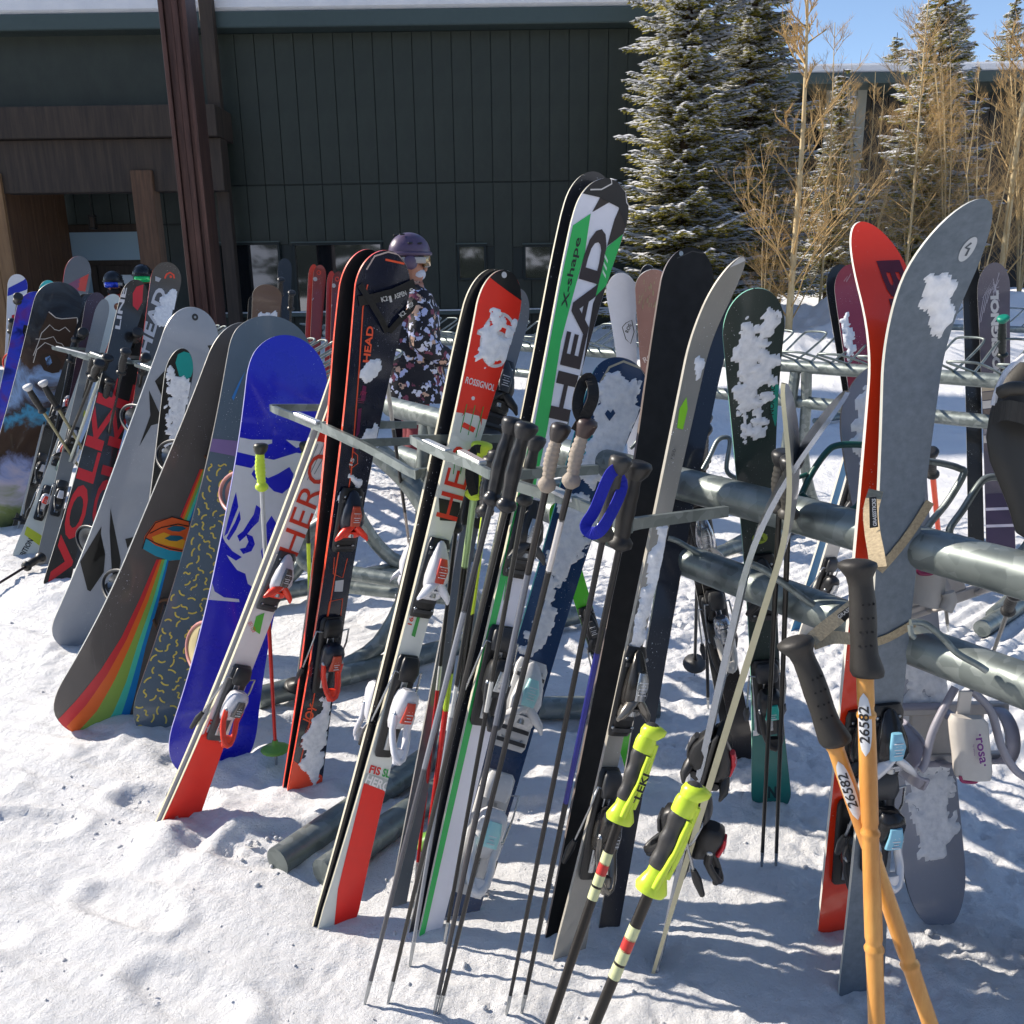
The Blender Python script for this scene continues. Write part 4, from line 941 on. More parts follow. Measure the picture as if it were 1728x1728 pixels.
b=S((-12,905),(112,478),1.56,(84,70,78),12,.17,.17,name='snowboard',front=MUR,label='large snowboard with a brown and blue mural outlined in white, leftmost of the near row',group=GL)
b.decal([(82,526),(94,536),(104,538),(128,536),(133,548),(126,566),(118,580),(110,590),(98,588),(64,580),(66,560),(74,545)],'#3a2a20')
b.decal([(68,600),(80,596),(96,600),(104,612),(100,628),(88,630),(74,625),(66,610)],'#34271f'); b.decal([(76,604),(84,600),(88,612),(80,620)],'#7fa6d8')
b.line([(82,526),(94,536),(104,538),(130,536),(133,548),(126,566)],1.5,'#c9c4bd'); b.line([(56,600),(64,580),(70,562),(84,548),(92,556),(100,558),(110,552),(118,560)],1.3,'#c9c4bd')
b.line([(60,572),(76,572),(90,568),(96,578),(104,580),(112,590)],1.2,'#c9c4bd'); b.line([(56,612),(62,590),(76,578),(90,584),(104,592),(118,588)],1.4,'#c9c4bd')
# black ski pair in front of the mural board
b=S((30,900),(158,495),1.72,(26,20,24),28,.08,.04,front='#141413',label='black ski with a pale blue block near its tail, just right of the mural board',group=GL)
b.decal([(24,832),(44,838),(40,868),(20,858)],'#a9bac6')
bindings(b,b.yrow(700),b.yrow(790),BLACK,BLACK,mat('#c9c9cc',.35),.95)
b2=S((17,897),(146,497),1.72,(24,20,22),28,.08,.04,front='#101010',label='matte black ski lying flat against the mural board',group=GL)
b=S((75,935),(167,494),1.78,(36,24,30),14,.10,.03,front='#4a3038',label='maroon brown ski with a small white crest, tip left of the pale green ski',group=GL)
b.disc(158,566,4,'#d8d0d0'); b.line([(150,560),(156,576),(160,580)],1.5,'#d8d0d0')
b=S((62,925),(152,496),1.78,(28,20,26),14,.10,.03,front='#23201e',label='dark ski squeezed between the black pair and the maroon ski',group=GL)
bindings(b,b.uv(118,690)[1],b.uv(84,790)[1],mat('#c9c9cc',.35),BLACK,mat('#e23a1c',.4))
b=S((38,952),(196,497),1.80,(36,26,42),14,.11,.06,front='#d3d9d2',label='pale grey ski with a yellow band and black lettering at its tail',group=GL)
b.decal([(45,888),(74,906),(68,922),(41,902)],'#c4cf3e'); b.text('AMBITION',(34,952),(56,912),9,'#222222',.02)
b.disc(199,518,7,'#8a4a2c'); b.disc(199,518,4.5,'#d0b070')
bindings(b,b.uv(120,770)[1],b.uv(86,850)[1],mat('#c8c9cd',.3),BLACK,mat('#e23a1c',.4),.9)
b=S((70,965),(178,505),1.74,(24,24,26),14,.11,.06,front='#8d8e8c',label='grey ski with a yellow band high up, behind the pale grey ski',group=GL)
b.decal([(142,692),(158,700),(155,712),(140,702)],'#c4cf3e')
bindings(b,b.uv(128,742)[1],b.uv(98,838)[1],BLACK,BLACK,mat('#d0d0d4',.35),.9)
# black and red pair
b=S((132,972),(262,482),1.76,(42,28,36),20,.10,.05,front='#1c1a18',label='dark ski with red block letters, hidden behind its black and red twin',group=GL)
b.text('VOLKL',(158,962),(228,650),24,'#c02028',.03); b.decal([(246,486),(256,500),(250,540),(240,530),(238,500)],'#3b3d42')
b=S((92,999),(236,473),1.78,(44,32,44),20,.11,.05,front='#191614',label='black ski with huge red letters running up its full length',group=GL)
b.text('VOLKL',(110,992),(202,640),30,'#cc2028',.03); b.decal([(230,484),(242,480),(240,510),(232,524),(224,516),(224,495)],'#c4182c')
b.text('LINE',(202,556),(214,486),8,'#d4d0d0',.03)
# grey-brown ski with orange emblem
b=S((190,965),(287,443),1.80,(52,34,38),12,.11,.03,front='#4b453f',side=paint('#d23228'),label='taupe ski with an orange arch emblem and red edge, patches of snow on white letters',group=GL)
b.line([(278,470),(281,463),(287,460),(293,464),(294,470)],2.6,'#e8492a'); b.disc(288,467,2.2,'#e8492a')
b.text('HEAD',(250,600),(282,490),20,'#c9c8cc',.03,shear=.1)
b.snow([(266,520),(276,495),(296,490),(304,508),(300,540),(285,552),(268,548),(258,535)],3,.012,.006,.007)
b.decal([(262,466),(272,470),(268,476),(262,474)],'#b0b0b4')
bindings(b,b.uv(232,720)[1],b.uv(205,820)[1],mat('#c9c9cc',.35),mat('#e23a1c',.4))
# grey board with black shards
b=S((130,1100),(337,521),1.56,(96,94,112),16,.16,.16,tb=-.04,tl=.24,name='snowboard',front='#979da6',back='#333',label='plain grey snowboard with sharp black shard shapes, black bindings behind it',group=GL)
def c5(P): return [(x/4,648+y/4) for x,y in P]
def c1(P): return [(x/4,288+y/4) for x,y in P]
SH='#141614'
b.decal(c5([(1005,40),(1060,160),(1105,255),(1020,280),(940,420),(1015,210)]),SH); b.decal(c1([(1045,1420),(1130,1330),(1115,1570)]),SH)
b.decal(c5([(745,840),(815,1190),(790,1340),(755,1270),(740,1000)]),SH)
b.decal(c5([(685,960),(540,1200),(590,1390),(610,1400),(700,1270),(710,1150),(620,1215),(680,1010)]),SH)
b.decal(c5([(845,1045),(910,1030),(860,1110)]),SH); b.decal(c5([(700,1360),(760,1310),(770,1370),(730,1410)]),SH); b.decal(c5([(1060,0),(1120,0),(1115,130),(1085,60)]),SH)
b.disc(329,535,5.5,'#16181c'); b.disc(329,535,2,'#8a9096',off=.0018)
b.decal(c1([(1400,1180),(1480,1170),(1440,1260)]),SH)
back_binding(b,b.uv(225,712)[1],DKGREY,STEEL); back_binding(b,b.uv(150,922)[1],BLACK,STEEL,fill=BLACK)
# teal tipped ski dusted with snow
b=S((232,1125),(310,588),1.35,(48,36,36),14,.13,.06,tb=.02,front='#1a1c1b',label='short black ski with a teal oval at the tip and snow frozen over its middle',group=GL,dep=3.38)
b.decal([(296,612),(300,598),(310,593),(320,596),(327,606),(328,620),(322,636),(312,641),(302,634)],'#12968f')
b.snow([(286,622),(300,634),(314,640),(326,642),(322,700),(312,760),(296,820),(278,830),(280,740),(284,680)],5,.022,.003,.005,thr=.004,fs=60)

# charcoal rainbow board
b=S((150,1247),(429,548),1.58,(110,114,170),16,.19,.20,tb=-.05,tl=.5,bb=-.02,name='snowboard',front='#5c5652',back='#2a2420',label='charcoal snowboard with a rainbow sweeping down from a painted shell shape',group=GL,r=.45)
def c51(P): return [(x/4,1008+y/4) for x,y in P]
RB=['#d8343a','#f2702c','#98b850','#54d2b4','#1a86cc']
top=[(337,792),(340,792),(343,792),(347,792),(350,792),(352,792)]; shl=[(304,872),(307,874),(310,877),(314,879),(318,881),(320,882)]
for k in range(5): b.decal([top[k],top[k+1],shl[k+1],shl[k]],RB[k])
L_=[ [(264,944),(236,1010),(205,1075),(170,1130),(130,1180),(98,1214),(80,1226)],
     [(269,944),(243,1012),(213,1080),(181,1138),(145,1190),(112,1226),(88,1240)],
     [(273,944),(250,1014),(222,1084),(194,1146),(163,1200),(130,1236),(104,1247)],
     [(278,944),(257,1016),(232,1088),(213,1150),(190,1204),(168,1236),(152,1250)],
     [(282,944),(262,1017),(240,1089),(222,1152),(205,1205),(186,1232),(172,1248)],
     [(285,944),(267,1018),(246,1090),(232,1153),(219,1205),(206,1226),(192,1244)]]
for k in range(5): b.decal(L_[k]+L_[k+1][::-1],RB[k],name='rainbow_stripe')
b.decal([(240,926),(244,905),(262,880),(290,872),(318,880),(320,905),(312,942),(290,946),(264,936)],'#e0602c',.0016,name='shell_graphic')
b.decal([(241,926),(246,908),(262,920),(285,928),(310,932),(308,944),(286,946),(262,938)],'#2f9cb4',.0020,name='shell_graphic')
b.decal([(256,906),(276,898),(312,912),(308,926),(280,920),(260,914)],'#e6a42c',.0024,name='shell_graphic')
for q in ((298,892),(294,908)): b.decal([(q[0]-17,q[1]),(q[0]-6,q[1]-5),(q[0]+10,q[1]-4),(q[0]+16,q[1]),(q[0]+4,q[1]+5),(q[0]-8,q[1]+4)],'#1c5f74',.0028,name='shell_graphic')
for P in ([(240,926),(246,905),(262,882),(290,872),(320,880)],[(246,908),(266,918),(288,926),(312,930)],[(252,900),(272,890),(300,884),(318,888)]): b.line(P,1.6,'#1c1a1a',.003)
MBR=mat('#6a4226',.5); back_binding(b,b.uv(290,770)[1],BLACK,STEEL); back_binding(b,b.uv(192,995)[1],BLACK,STEEL)
# slate board with yellow squiggles
b=S((269,1252),(480,538),1.52,dep=3.06,wid=(150,98,121),yaw=16,tip=.17,tail=.17,tb=.03,name='snowboard',front='#5d6e7c',back='#333',label='slate blue snowboard covered in small yellow squiggles with pink bindings',group=GL)
b.decal([(340,738),(408,745),(398,770),(336,758)],'#8d76a8'); b.decal([(414,626),(394,676),(391,671),(403,645)],'#3f86cc')
rq=random.Random(5)
y0_=b.uv(332,770)[1]
mbq=[]; cand=[]
for k in range(1500):
    y=rq.uniform(.02,y0_); x=rq.uniform(-b.hw(y)+.010,b.hw(y)-.010)
    if all((x-u)**2+(y-v)**2>.027**2 for u,v in cand): cand.append((x,y))
bm=bmesh.new()
for (x,y) in cand:
    an=rq.uniform(0,6.28); l=rq.uniform(.011,.015); cv=rq.choice([-1,1])*rq.uniform(.004,.006); ss=rq.random()<.4; P=[]
    for i in range(7):
        q=i/6*2-1; vv=cv*(math.sin(q*3.1) if ss else (1-q*q)); P.append(Vector((x+math.cos(an)*q*l-math.sin(an)*vv,y+math.sin(an)*q*l+math.cos(an)*vv)))
    L2=[];R2=[]
    for i,p in enumerate(P):
        d=(P[min(i+1,6)]-P[max(i-1,0)]).normalized(); L2.append(bm.verts.new((p.x-d.y*.0026,p.y+d.x*.0026,0))); R2.append(bm.verts.new((p.x+d.y*.0026,p.y-d.x*.0026,0)))
    for i in range(6): bm.faces.new((L2[i],R2[i],R2[i+1],L2[i+1]))
o=b._lay(bm,'#e6d060',.0012,'squiggle_print',True,False,None,.05); o['kind']='stuff'
PINK=plastic('#c98c82',.35); GOLDM=mat('#b8a878',.4)
back_binding(b,b.uv(355,745)[1],MBR,BLACK,fill=mat('#3a2a20',.5)); back_binding(b,b.uv(275,1045)[1],MBR,BLACK,fill=mat('#3a2a20',.5))
# cobalt board with white eagle graphic
BLUEB=paint('#0b12c0',.25)
b=S((345,1318),(498,568),1.50,dep=2.84,wid=(143,114,156),yaw=16,tip=.19,tail=.19,tb=-.054,tl=.5,name='snowboard',front=BLUEB,back='#222',side=mat('#9c9cc8',.3),label='cobalt blue snowboard with a big pale grey animal graphic and blue ends',group=GL)
PG='#d6d4da'
def c6(P): return [(432+x/4,648+y/4) for x,y in P]
# pale field with horizontal serifs top and bottom
b.decal([(404,738),(425,742),(459,742),(459,748),(441,754),(436,771),(398,762)],PG)
b.decal([(396,784),(424,790),(440,772),(462,776),(500,764),(540,770),(560,800),(552,840),(530,890),(505,940),(480,985),(462,982),(452,1006),(440,1000),(432,1018),(428,992),(418,985),(414,968),(400,962),(388,946),(376,926),(368,905),(376,886),(382,862),(388,826)],PG,.0011,name='animal_graphic')
b.decal([(482,742),(508,745),(512,752),(500,756)],PG)
b.decal([(357,984),(362,998),(378,1008),(403,1011),(404,1016),(352,1012)],PG)
for P in ([(432,852),(440,858),(436,880),(424,892),(414,905),(404,914),(400,904),(410,896),(420,880),(428,868)],
          [(414,900),(426,905),(430,918),(424,930),(410,935),(404,926),(414,924),(419,914)],
          [(398,830),(402,855),(392,880),(384,900),(378,905),(384,880),(392,850)],
          [(404,862),(396,882),(388,896),(382,908),(386,912),(398,894),(406,876)],
          [(372,900),(380,915),(392,930),(408,940),(398,946),(382,936),(370,918)],
          [(444,900),(450,882),(458,870),(470,890),(474,912),(462,920),(452,912)],
          [(424,800),(430,790),(448,788),(440,800),(452,807),(468,800),(488,788),(495,800),(491,820),(476,833),(462,829),(450,817),(436,816)],[(440,930),(452,905),(462,925),(456,950),(446,962)]):
    b.decal(P,BLUEB,.0017,name='animal_graphic')
b.disc(448,808,3,'#0b12c0',off=.0018)
back_binding(b,b.uv(392,830)[1],PINK,PINK,.15,.07); back_binding(b,b.uv(330,1098)[1],PINK,PINK,.15,.085,fill=GOLDM)
# ================================================================== centre
ORG=paint('#f5502e')
# red and white race pair
FACEW=paint('#e2dcdb')
b=S((280,1420),(608,566),1.52,(48,34,54),24,.09,.02,tb=-.014,tl=.46,dep=2.5,front=FACEW,side=mat('#cfc6a4',.35,0,.2),label='race ski with cream sidewalls standing behind its red and white twin',group=GL,square=True)
b=S((291,1421),(620,575),1.52,(50,37,57),24,.09,.02,tb=-.014,tl=.46,dep=2.47,front=FACEW,side=mat('#cfc6a4',.35,0,.2),label='red and white race ski with a solid red tail, foremost on the left',group=GL,square=True)
b.decal([(570,560),(640,560),(590,760),(552,748),(528,742),(545,690)],RED,name='red_panel')
b.disc(592,650,26,'#cfc6c6',.82); b.disc(592,650,3,'#cfc6c6')
b.text('ROSSIGNOL',(543,705),(590,722),8,'#cfc6c6',.02)
b.text('HERO',(503,940),(562,775),36,'#d23a24',.0,shear=0,name='lettering')
for k in range(3): b.line([(560-k*12,745-k*-2),(530-k*12,800+k*10)],1.2,'#7a8484')
b.decal([(331,1240),(352,1238),(378,1260),(330,1450),(250,1450),(280,1370)],RED,name='red_tail')
b.text('FIS',(349,1226),(364,1232),14,'#d8261a',.02); b.text('HERO',(342,1243),(374,1256),16,'#d8261a',.02)
b.text('R22 150',(432,1064),(424,1048),7,'#d8261a',.0); b.decal([(432,1040),(446,1034),(438,1070),(426,1062)],'#58b83c')
b.decal([(291,1385),(296,1378),(300,1376),(302,1382),(306,1388),(310,1380),(318,1378),(312,1388),(302,1392),(298,1390)],'#d8cfcc')
b.decal([(283,1402),(306,1404),(305,1409),(282,1407)],'#d8d4d0'); b.text('MADE IN FRANCE',(287,1396),(312,1398),2.5,'#c98c84')
for k in range(7): b.line([(285+k*3,1403),(284.5+k*3,1408)],.9,'#333')
b.decal([(261,1417),(294,1421),(290,1428),(258,1424)],'#222',name='tail_protector')
WB=plastic('#c9c8cc',.28); ORB=plastic('#e43a20',.3)
bindings(b,b.uv(462,975)[1],b.uv(393,1180)[1],WB,ORB,mat('#6a6664',.2,.6),.95,plate=mat('#3a3a3c',.35),pedal=mat('#2b2b2c'))
# navy and coral women's ski
NAVY=paint('#11182c',.22)
b=S((503,1354),(625,421),1.64,(74,42,56),22,.11,.05,tb=.035,front='#0d0e14',side=ORG,label='black tipped ski with an orange edge, just behind the navy ski tied with a strap',group=GL)
b=S((510,1357),(658,423),1.64,(92,46,56),22,.11,.05,tb=.005,tl=.16,front=NAVY,side=ORG,label='navy ski with coral edges and coral tail, tip tied round with a black strap',group=GL)
b.line([(650,438),(664,441),(682,445)],3,'#e8562f'); b.line([(620,480),(612,520),(606,620),(592,800),(560,1000),(520,1230),(503,1300)],2.2,'#e8562f')
b.line([(618,455),(632,432),(655,425),(676,430),(690,448),(694,470)],2.5,'#b8a49c')
b.text('HEAD',(623,612),(630,551),11,'#ee5a34',.03); b.text('JOY',(607,665),(618,667),6,'#b83c5c',.0)
for k in range(3): b.line([(600,672+k*3),(614,674+k*3)],.8,'#8c3450')
for P in ([(604,690),(610,688),(606,730),(600,740)],[(612,650),(618,652),(616,676),(608,676)],[(596,740),(602,738),(598,770)]): b.decal(P,'#6c1c48')
b.line([(596,762),(603,768),(603,782),(590,792),(590,784),(596,762)],1.4,'#d8502c'); b.text('15',(594,786),(598,774),6,'#c9c9c9',.02)
b.decal([(492,1283),(550,1312),(560,1370),(470,1370)],'#f5502e',name='coral_tail'); b.text('JOY',(522,1222),(536,1192),14,'#e8562f',.03); b.text('SUPER JOY',(510,1262),(524,1226),6,'#c24a3c')
b.decal([(541,1138),(552,1139),(549,1158),(538,1158)],'#c9c9cc'); b.decal([(566,980),(580,978),(578,998),(564,998)],'#b9b9bc'); b.line([(548,1060),(556,1015),(578,1010),(574,1045)],1.4,'#d8502c'); b.line([(564,940),(562,968),(578,975),(586,942)],1.4,'#d8502c')
b.snow([(624,608),(638,610),(640,622),(628,640),(618,648),(606,634),(614,624)],8,.008,.005,.004)
b.snow([(618,728),(634,710),(640,735),(630,745),(622,760),(606,752),(600,748),(612,742)],9,.010,.004,.0035,fs=50)
b.snow([(590,804),(604,808),(612,806),(610,820),(604,830),(600,818)],10,.006,.004,.0035)
b.snow([(516,1235),(526,1212),(540,1204),(550,1172),(557,1170),(554,1200),(548,1260),(540,1310),(532,1320),(510,1296),(512,1260)],12,.014,.005,.0045)
b.snow([(574,830),(584,826),(582,850),(572,862)],13,.006,.005,.0035)
bindings(b,b.uv(602,872)[1],b.uv(556,1098)[1],plastic('#181c28',.3),plastic('#ee3a22',.3),mat('#b84a30',.35),1.0,plate=BLACK,pedal=BLACK)
# black retaining straps with lettering
def sstrap(bd,P,wpx,txt,tp,h):
    pts=[Vector(bd.uv(*p)) for p in P]; w_=bd.px2m(wpx,pts[0].y)/2; mb=MB(); R=[]
    for i,p in enumerate(pts):
        d=(pts[min(i+1,len(pts)-1)]-pts[max(i-1,0)]).normalized(); n_=Vector((-d.y,d.x)); e=.004+.010*math.sin(math.pi*i/(len(pts)-1))
        R.append([bd.pt(p.x+n_.x*w_,p.y+n_.y*w_,e),bd.pt(p.x+n_.x*w_,p.y+n_.y*w_,e+.002),bd.pt(p.x-n_.x*w_,p.y-n_.y*w_,e+.002),bd.pt(p.x-n_.x*w_,p.y-n_.y*w_,e)])
    mb.loft(R,mat('#17140f',.7,0,0,.2,200,.2,500),True,False); mb.build('strap',bd.root)
    for (t_,a_,b_) in txt: bd.text(t_,a_,b_,h,'#c9c6c0',.02,off=.019,clip=False)
sstrap(b,[(604,508),(630,502),(660,494),(698,478)],15,[('K2',(639,508),(650,505)),('|',(652,506),(656,505)),('ASPEN',(661,503),(681,496)),('S',(688,494),(694,491))],None,8)
sstrap(b,[(606,480),(620,505),(638,535),(652,560)],9,[],None,8)
sstrap(b,[(655,560),(670,540),(690,520),(700,505)],9,[('K2',(672,534),(680,527)),('ASP',(686,520),(694,512))],None,7)
# slalom pair
b=S((549,1585),(838,455),1.66,(66,32,50),24,.10,.03,front='#14161e',side=mat('#c9c2ac',.35,0,.2),label='dark tipped slalom ski seen edge on behind its red twin',group=GL,tb=.03,square=True)
bindings(b,b.uv(690,955)[1],b.uv(640,1190)[1],WB,WB,ORB,1.0,sg=-1,brake=False)
b=S((563,1585),(858,457),1.66,(74,36,59),24,.10,.03,front=paint('#dcded6'),side=mat('#c9c2ac',.35,0,.2),label='red slalom ski with a white circle emblem, snow patches and a red tail',group=GL,tb=-.007,tl=.48,square=True)
b.decal([(740,440),(940,440),(940,520),(860,718),(812,706),(796,700),(740,690),(700,640)],RED,.0011,name='red_panel')
b.decal([(-1,b.L-.032),(1,b.L-.055),(1,b.L),(-1,b.L)],'#0e0e10',.0018,px=False,norm=True,name='tip_protector'); b.disc(850,464,4.5,'#c9c9cc',off=.0024); b.disc(884,481,3.5,'#c9c9cc',off=.0024)
b.disc(840,574,42,'#d2cccc',.88,asp=.72); b.decal([(806,556),(870,580),(868,588),(804,564)],'#d2cccc',.0016); b.text('R',(824,600),(852,609),44,'#d2cccc',.03)
b.text('ROSSIGNOL',(784,646),(833,660),11,'#ded8d6',.02); b.disc(798,672,3,'#ded8d6')
b.text('HERO',(771,880),(818,695),38,'#d8301e',.0); b.decal([(770,712),(785,696),(808,702),(812,720),(800,748),(780,744),(768,732)],'#d8d8d0',.0019); b.decal([(782,712),(802,722),(798,730),(778,720)],RED,.0023)
for k in range(3): b.line([(787+k*14,682+k*2),(776+k*13,730+k*4)],1.4,'#2f9440',.0026)
for k in range(3): b.line([(770+k*13,760),(764+k*12,800)],1.4,'#2f9440',.0026)
b.snow([(818,530),(838,524),(850,535),(846,560),(866,568),(858,600),(846,618),(826,612),(806,600),(810,570),(822,558)],21,.018,.006,.0045)
b.snow([(858,545),(868,530),(876,548),(868,570),(858,565)],22,.012,.005,.004)
b.decal([(614,1320),(660,1338),(640,1500),(560,1600),(570,1500)],'#ee1c0a',name='red_tail',)
b.text('FIS',(622,1303),(640,1308),13,'#d4241a',.03); b.text('SL',(644,1309),(656,1312),13,'#2fa045',.03); b.text('HERO',(615,1320),(655,1336),15,'#f0ece8',.03,off=.0018)
b.decal([(613,1322),(618,1304),(658,1316),(655,1336)],'#b8bcb6',.0012); b.text('165',(694,1055),(700,1035),7,'#d8401e',.02); b.decal([(704,1038),(710,1036),(700,1075),(694,1072)],'#3f9c46')
b.decal([(740,840),(776,848),(780,870),(770,880),(742,878)],'#16181a',name='cover_plate')
bindings(b,b.uv(757,975)[1],b.uv(689,1185)[1],plastic('#d0cfd2',.25),plastic('#dcdce0',.25),mat('#c0402c',.35),1.05,plate=BLACK,pedal=BLACK)
b=S((665,1560),(878,487),1.70,(56,26,28),20,.10,.03,front='#6b6d70',back='#222',label='grey ski whose rounded tip shows just right of the red slalom ski',group=GL)
bindings(b,b.uv(858,640)[1]-.05,b.uv(815,800)[1],BLACK,BLACK,DKGREY,1.15)
# tall green, white and black ski
b=S((704,1595),(1010,291),1.80,(78,44,36),22,.09,.03,front='#11151f',side=mat('#cfcab4',.35,0,.2),label='navy tipped ski standing behind the tall green and white ski',group=GL,tb=.03,dep=1.97)
b=S((720,1600),(1034,303),1.80,(90,46,36),22,.09,.03,front=paint('#e2e2ea'),side=mat('#cfcab4',.35,0,.2),label='tallest ski, white with a green stripe and giant black vertical letters',group=GL,tb=.03,dep=1.93)
def c3(P): return [(864+x/4,288+y/4) for x,y in P]
BK='#2e2624'; GR='#2cb458'
b.decal(c3([(600,170),(690,60),(770,90),(800,200),(780,250),(765,150),(560,270),(540,280)]),BK,name='black_panel')
b.decal(c3([(660,45),(720,40),(780,75),(820,130),(815,240),(700,1100),(500,1400),(395,1700),(370,1728),(400,1600),(480,1300),(545,900),(560,860),(750,430),(640,510),(690,330),(765,160),(760,130)]),BK,name='black_panel',off=.0011)
b.decal(c3([(745,430),(640,515),(540,870),(630,780),(700,600)]),GR,.0016,name='green_panel')
b.decal(c3([(410,370),(530,290),(490,560),(330,1150),(240,1728),(60,2600),(20,2600),(150,1728)]),GR,name='green_stripe')
b.decal(c3([(0,2500),(-60,2900),(-20,2900),(30,2500)]),GR,name='green_stripe')
b.decal([(-1,.0),(-.5,.0),(-.5,b.L*.66),(-1,b.L*.66)],GR,.0012,px=False,norm=True,name='green_stripe')
b.text('HEAD',(957,712),(1030,392),32,'#33292a',.035,off=.0020,mirror=False)
b.text('X-shape',(956,520),(980,402),10,'#1a1c1c',.015,off=.0020); b.text('///',(1021,470),(1026,430),6,'#c9e0cc',.02,off=.0022)
b.line([(1030,331),(1033,322),(1041,318),(1044,325)],2.4,'#c9c6c8',.002); b.disc(1040,322,1.8,'#c9c6c8')
b.decal([(-1,b.L-.05),(-.35,b.L-.045),(.1,b.L-.028),(.55,b.L-.05),(1,b.L-.085),(1,b.L),(-1,b.L)],'#0f1014',.0022,px=False,norm=True,name='tip_protector'); b.line(c3([(525,130),(600,128),(670,90),(668,50)]),2,'#d0ccc8',.003); b.line(c3([(800,100),(765,150),(770,215),(805,245)]),2,'#d0ccc8',.003)
bindings(b,b.uv(868,900)[1],b.uv(815,1130)[1],BLACK,DKGREY,STEEL,1.0)
# blue snowy ski
b=S((760,1580),(1062,607),1.56,(98,70,70),20,.08,.03,front=paint('#173a62',.25),side=mat('#20b0a8',.3),label='blue ski caked in snow with a small heart shape melted into it and white bindings',group=GL,tb=.06,tl=.4)
b.line([(1012,648),(1028,620),(1052,610),(1082,622),(1098,640),(1099,660)],3.5,'#b7b19c')
b.text('HEAD',(992,790),(1004,718),15,'#1fa9b0',.03)
b.snow([(1012,640),(1040,628),(1060,645),(1078,648),(1086,665),(1074,680),(1082,700),(1070,715),(1064,740),(1056,760),(1050,790),(1030,800),(1012,820),(986,812),(972,808),(984,770),(996,740),(1000,700)],31,.016,.007,.0045,thr=-.002)
b.snow([(950,840),(980,830),(1000,850),(1010,880),(996,915),(980,940),(968,950),(960,975),(945,990),(930,965),(928,940),(940,900)],32,.016,.006,.0045)
b.snow([(922,980),(940,985),(934,1010),(942,1040),(930,1060),(916,1085),(896,1100),(880,1100),(900,1060),(908,1030),(914,1000)],33,.016,.006,.0045)
b.snow([(826,1310),(838,1312),(834,1340),(824,1346)],34,.008,.003,.004,fs=70)
b.decal([(834,1302),(850,1306),(844,1342),(824,1338)],'#b9c4c9'); b.text('SN 26 148',(828,1334),(843,1338),5,'#333')
b.decal(((1018,700),(1023,693),(1028,698),(1032,692),(1036,699),(1026,712)),'#173a62',.0105,name='melted_heart')
WT=plastic('#d2d2d2',.25)
bindings(b,b.uv(888,1185)[1],b.uv(820,1395)[1],WT,WT,mat('#9fd4d4',.3),1.25,plate=plastic('#c9c9c8',.3),pedal=WT)
# black ski with rounded tip
b=S((940,1610),(1176,419),1.72,(88,40,48),30,.10,.03,front=mat('#060505',.7,0,0,.1,30),side=mat('#8a7f7a',.3,.5),label='wide all black ski with two small rivets at its tip',group=GL,tb=.03,tl=.4)
b.disc(1149,428,3.5,'#9aa6ae'); b.disc(1214,447,3.5,'#9aa6ae')
b.line([(1142,436),(1168,424),(1196,430),(1214,447)],1.6,'#3a3634')
b=S((1022,1600),(1222,486),1.66,(60,36,34),20,.12,.03,front='#0e1526',label='dark navy ski behind the curved grey topsheet ski',group=GL)
b=S((955,1640),(1255,433),1.78,(36,25,50),30,.10,.03,front=paint('#8f8d86',.3),side=mat('#b9b4a8',.35,.3),label='grey topsheet ski whose tip curls to the right, snow stuck to its lower half',group=GL,tb=.09,tl=.22,dep=1.72)
b.decal([(1146,690),(1158,670),(1160,690),(1152,725),(1142,722)],'#8fd82a'); b.decal([(1236,436),(1254,430),(1258,440),(1230,452)],'#c4c6c8',.002)
b.text('150',(1136,775),(1140,758),5,'#555')
b.snow([(1112,895),(1125,900),(1128,925),(1118,960),(1104,1010),(1092,1050),(1080,1085),(1062,1095),(1058,1085),(1074,1030),(1090,980),(1100,930)],41,.012,.010,.005)
b.snow([(1178,605),(1188,612),(1182,640),(1172,650)],42,.008,.006,.004)
bindings(b,b.uv(1078,1160)[1],b.uv(1020,1380)[1],mat('#3a3835',.2,.5),mat('#77736c',.2,.6),STEEL,1.1,brake=True)
# green snow-laden ski standing on the far side
b=S((1303,1374),(1273,487),1.60,(104,50,69),14,.11,.10,front=paint('#24332e',.3),side=mat('#7fb8a4',.35),label='dark green ski plastered with snow, teal towards its tail',group=GL,tb=.08,tl=.5,dep=1.80)
b.band(.02,.42,'#0f6a66',.01); b.decal([(1302,640),(1316,650),(1318,700),(1308,720),(1300,690)],'#16907c')
b.text('NORDICA',(1305,700),(1308,640),8,'#12201c',.02); b.text('SANTA ANA',(1280,912),(1284,860),7,'#6a7a74')
b.disc(1282,908,11,'#9ab030',asp=1.2); b.text('M.B.',(1274,911),(1290,912),6,'#1c2c10',.02); b.text('N',(1296,1345),(1310,1345),18,'#0a2a30',.04)
b.snow([(1246,580),(1262,545),(1290,530),(1306,540),(1312,580),(1310,640),(1296,660),(1290,720),(1270,740),(1258,730),(1252,690),(1238,650),(1234,600)],51,.030,.007,.0045,thr=.006)
b.snow([(1256,690),(1264,730),(1262,760),(1252,750)],52,.01,.005,.004)
b.snow([(1265,1130),(1280,1120),(1282,1180),(1276,1240),(1262,1260),(1258,1200)],53,.016,.006,.005)
bindings(b,b.uv(1290,985)[1],b.uv(1296,1170)[1],BLACK,BLACK,mat('#27b0a0',.35),1.05)
